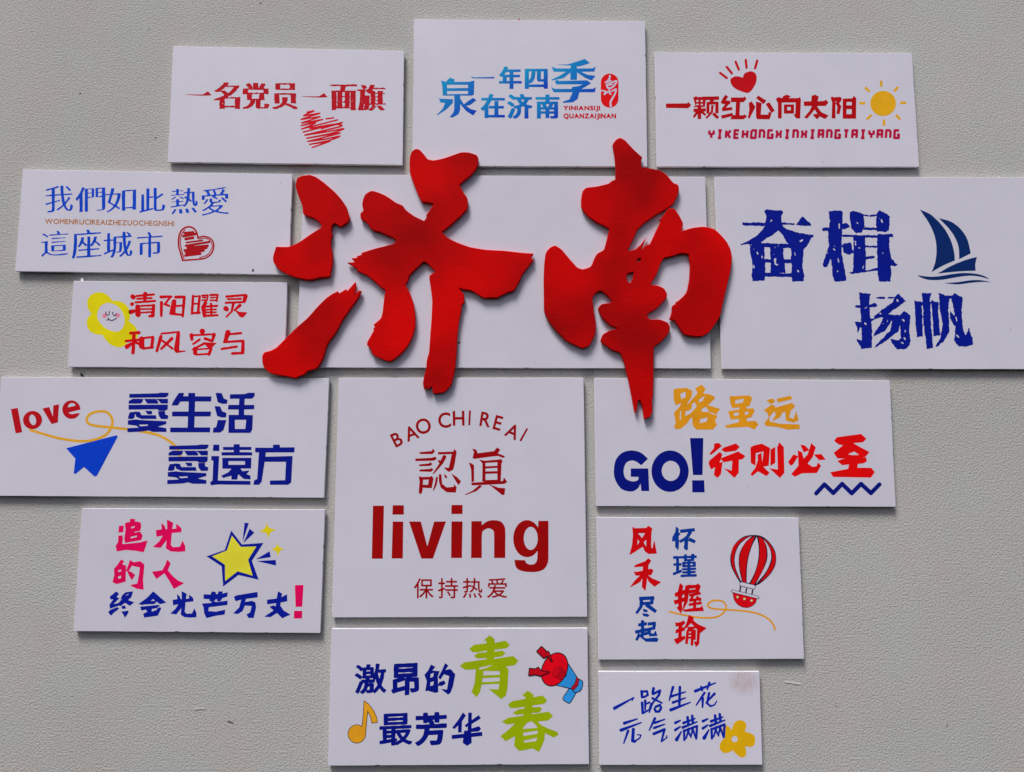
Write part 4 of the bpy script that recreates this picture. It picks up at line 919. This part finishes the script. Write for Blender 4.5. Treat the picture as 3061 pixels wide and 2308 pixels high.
# ---- middle: blank back board and the two big red characters
bd = board('blank wide white board behind the two big red characters', [(908.2,521.8),(2108.6,528.8),(2125.3,1101.6),(885.6,1098.7)], 6)
draw(bd, 'n', 'black_fleck', (24, 24, 30), 'P 1266,1310 1278,1288 1284,1310 1274,1306')

LET_F, LET_B = 0.016, 0.011       # front of the letters above the boards, and their thickness
def red_piece(name, root, crop, loops):
    ox, oy, sc = crop; W = []
    for P in loops:
        x, z = at(ox + P[:, 0] * sc, oy + P[:, 1] * sc, TH + LET_F); W.append(np.stack([x, z], -1))
    W = [w if (area(w) > 0) == (k == 0) else w[::-1] for k, w in enumerate(W)]      # outer anticlockwise, holes clockwise
    bev = 0.0017; V = []; n_all = sum(len(w) for w in W); F = []
    rings = [[], [], []]
    for w in W:
        t = np.roll(w, -1, 0) - np.roll(w, 1, 0); nr = np.stack([-t[:, 1], t[:, 0]], -1); nr /= np.linalg.norm(nr, axis=1)[:, None] + 1e-12
        rings[0].append(w + nr * bev); rings[1].append(w); rings[2].append(w)
    hs = (TH + LET_F, TH + LET_F - bev, TH + LET_F - LET_B)
    for r, h_ in zip(rings, hs):
        for w in r: V += [(p[0], -h_, p[1]) for p in w]
    tess = triangles(rings[0])
    for t in tess:
        a, b2, c = (V[k] for k in t)
        if abs((b2[0]-a[0])*(c[2]-a[2]) - (b2[2]-a[2])*(c[0]-a[0])) < 1e-13: continue
        F.append(tuple(t)); F.append(tuple(2 * n_all + k for k in reversed(t)))
    k = 0
    for w in W:
        m_ = len(w)
        for i in range(m_):
            j = (i + 1) % m_
            for q in (0, 1): F.append((q * n_all + k + i, (q + 1) * n_all + k + i, (q + 1) * n_all + k + j, q * n_all + k + j))
        k += m_
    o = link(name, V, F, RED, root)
    import bmesh
    bm = bmesh.new(); bm.from_mesh(o.data); bmesh.ops.recalc_face_normals(bm, faces=bm.faces)
    if sum(f_.normal.y * f_.calc_area() for f_ in bm.faces if f_.calc_center_median().y < -(TH + LET_F - 1e-5)) > 0: bmesh.ops.reverse_faces(bm, faces=bm.faces)
    bm.to_mesh(o.data); bm.free()
    return o
def stud(root, crop, x, y):
    ox, oy, sc = crop; wx, wz = at(ox + x * sc, oy + y * sc, TH + 0.01); wx, wz = float(wx), float(wz)
    V = []; n = 12
    for h_ in (TH - 0.001, TH + LET_F - LET_B + 0.002): V += [(wx + 0.004 * math.cos(2 * math.pi * k / n), -h_, wz + 0.004 * math.sin(2 * math.pi * k / n)) for k in range(n)]
    F = [(k, (k + 1) % n, n + (k + 1) % n, n + k) for k in range(n)] + [tuple(range(n)), tuple(range(2 * n - 1, n - 1, -1))]
    return link('mounting_stud', V, F, STEEL, root)
def pts(s): return np.array([tuple(map(float, t.split(','))) for t in s.split()])
def soften(P):
    """round long smooth runs a little, keep the torn brush points"""
    out = []
    n = len(P)
    for i in range(n):
        a, b2, c = P[i - 1], P[i], P[(i + 1) % n]; u, v = a - b2, c - b2; lu, lv = np.linalg.norm(u), np.linalg.norm(v)
        cosang = float(u @ v) / (lu * lv + 1e-9)
        if cosang < -0.35 and min(lu, lv) > 14:
            r = min(lu, lv) * 0.3
            out += [b2 + u / lu * r, b2 + (u / lu + v / lv) * r * 0.24, b2 + v / lv * r]
        else: out.append(b2)
    return np.array(out)
GRP2 = 'big red brush characters'
x, z = at(1170, 800, TH)
ji = thing('red_character', 'big raised red brush character 济 with three water strokes, left of the pair', 'raised character', (float(x), -TH, float(z)), GRP2)
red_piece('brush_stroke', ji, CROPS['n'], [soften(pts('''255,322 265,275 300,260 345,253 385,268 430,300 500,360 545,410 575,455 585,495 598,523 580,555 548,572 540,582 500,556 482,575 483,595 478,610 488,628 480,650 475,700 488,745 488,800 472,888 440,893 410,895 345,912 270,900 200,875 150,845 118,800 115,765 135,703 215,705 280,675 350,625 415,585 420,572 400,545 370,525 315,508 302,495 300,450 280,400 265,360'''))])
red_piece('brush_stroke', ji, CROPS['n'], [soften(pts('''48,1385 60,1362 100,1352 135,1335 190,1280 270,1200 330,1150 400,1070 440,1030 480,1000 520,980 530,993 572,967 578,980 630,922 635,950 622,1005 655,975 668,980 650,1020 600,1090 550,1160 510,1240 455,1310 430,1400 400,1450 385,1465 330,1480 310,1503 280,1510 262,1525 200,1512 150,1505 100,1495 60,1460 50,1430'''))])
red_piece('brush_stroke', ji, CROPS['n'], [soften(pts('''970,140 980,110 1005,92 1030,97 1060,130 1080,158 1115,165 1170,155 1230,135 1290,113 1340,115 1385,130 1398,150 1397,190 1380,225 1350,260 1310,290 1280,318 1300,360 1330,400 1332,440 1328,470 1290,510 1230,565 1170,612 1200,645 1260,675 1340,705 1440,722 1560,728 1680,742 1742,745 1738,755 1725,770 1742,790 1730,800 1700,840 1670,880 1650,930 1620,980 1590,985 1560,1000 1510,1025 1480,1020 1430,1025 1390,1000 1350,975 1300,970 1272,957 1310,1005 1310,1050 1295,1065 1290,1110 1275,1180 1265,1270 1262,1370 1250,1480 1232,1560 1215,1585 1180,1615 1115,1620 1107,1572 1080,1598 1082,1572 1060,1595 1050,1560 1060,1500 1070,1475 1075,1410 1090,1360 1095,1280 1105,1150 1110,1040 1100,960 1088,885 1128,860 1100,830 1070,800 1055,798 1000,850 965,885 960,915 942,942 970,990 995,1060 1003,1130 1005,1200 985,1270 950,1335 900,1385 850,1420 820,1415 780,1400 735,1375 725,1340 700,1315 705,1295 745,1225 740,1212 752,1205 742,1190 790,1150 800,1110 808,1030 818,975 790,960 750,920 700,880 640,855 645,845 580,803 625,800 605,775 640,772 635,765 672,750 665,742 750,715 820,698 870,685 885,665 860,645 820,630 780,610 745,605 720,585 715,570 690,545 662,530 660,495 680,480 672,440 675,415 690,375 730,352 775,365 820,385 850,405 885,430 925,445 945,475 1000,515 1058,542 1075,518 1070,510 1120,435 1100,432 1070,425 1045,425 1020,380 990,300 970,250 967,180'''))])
for p in ((420, 420), (400, 760), (520, 1100), (330, 1300), (800, 480), (1150, 560), (1560, 850), (1180, 1330), (900, 1200), (1120, 330)): stud(ji, CROPS['n'], *p)
x, z = at(1915, 800, TH)
nan = thing('red_character', 'big raised red brush character 南 with curled hook, right of the pair', 'raised character', (float(x), -TH, float(z)), GRP2)
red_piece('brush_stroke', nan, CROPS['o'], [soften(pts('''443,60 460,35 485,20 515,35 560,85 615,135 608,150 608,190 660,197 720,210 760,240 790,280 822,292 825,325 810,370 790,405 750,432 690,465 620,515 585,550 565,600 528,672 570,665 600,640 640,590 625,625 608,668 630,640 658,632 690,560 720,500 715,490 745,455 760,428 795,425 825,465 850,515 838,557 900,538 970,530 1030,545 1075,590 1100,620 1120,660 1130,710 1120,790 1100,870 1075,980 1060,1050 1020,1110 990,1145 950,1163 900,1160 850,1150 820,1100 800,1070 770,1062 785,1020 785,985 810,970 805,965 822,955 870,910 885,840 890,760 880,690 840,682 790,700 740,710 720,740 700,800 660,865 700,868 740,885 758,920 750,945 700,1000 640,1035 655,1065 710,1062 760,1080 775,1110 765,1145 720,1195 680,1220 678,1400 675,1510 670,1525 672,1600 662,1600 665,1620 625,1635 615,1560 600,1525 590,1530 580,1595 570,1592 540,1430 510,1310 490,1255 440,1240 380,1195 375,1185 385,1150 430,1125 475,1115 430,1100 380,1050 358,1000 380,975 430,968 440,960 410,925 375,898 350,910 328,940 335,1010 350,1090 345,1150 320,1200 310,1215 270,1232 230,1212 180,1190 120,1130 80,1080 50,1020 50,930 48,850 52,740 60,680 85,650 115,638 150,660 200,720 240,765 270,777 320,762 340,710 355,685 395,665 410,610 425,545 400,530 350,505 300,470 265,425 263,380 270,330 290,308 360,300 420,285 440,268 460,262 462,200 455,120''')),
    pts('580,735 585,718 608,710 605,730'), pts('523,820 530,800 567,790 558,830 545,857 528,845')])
for p in ((530, 150), (700, 320), (380, 400), (500, 600), (150, 850), (230, 1100), (560, 1050), (590, 1400), (1000, 700), (950, 1050)): stud(nan, CROPS['o'], *p)

# ---- small bits left on the wall between the boards
def bit(label, crop, s, rgb, hh, seed):
    pr = parse(s, 'r'); X, Y, f = shapes_field(pr, 1.0, 8); f = f + (vnoise(X, Y, 5, seed) - .5) * 2
    loops = [simplify(L, .3) for L in contours(X, Y, f)]; loops = [L for L in loops if abs(area(L)) > 10]
    o = sheet('fleck', loops[:1], CROPS[crop], hh, ink(rgb), None, back=hh - 0.0005 if hh < 0.01 else 0.004)
    o['label'] = label; o['category'] = 'fleck'
bit('dark fleck stuck on the wall under the smiling flower board', 'e', 'P 182,905 205,925 198,940 188,940', (36, 34, 36), 0.006, 3)
bit('small red shred poking above the top centre board', 'b', 'P 990,70 1000,92 1000,110 985,110 986,90', (150, 30, 30), 0.010, 4)
bit('pale glue blob on the wall above the smiling flower board', 'e', 'P 185,50 200,30 215,45 212,62 190,62', (196, 194, 196), 0.007, 5)
for lab, sx, sy, ln, an, rgb in (('thin pale scratch ridge on the wall right of the smallest board', 2370, 2042, 44, 8, (186, 184, 180)),
                                 ('short dark nick in the bare wall, lower left', 688, 2158, 16, 20, (92, 90, 88)),
                                 ('tiny ridge on the bare wall below the yellow star board', 595, 2119, 26, -4, (176, 174, 170))):
    CROPS['w'] = (sx, sy, 1.0); a = math.radians(an); dx, dy = ln / 2 * math.cos(a), ln / 2 * math.sin(a)
    bit(lab, 'w', '3.4 %.1f,%.1f 0,0 %.1f,%.1f' % (-dx, -dy, dx, dy), rgb, 0.0016, int(sx))
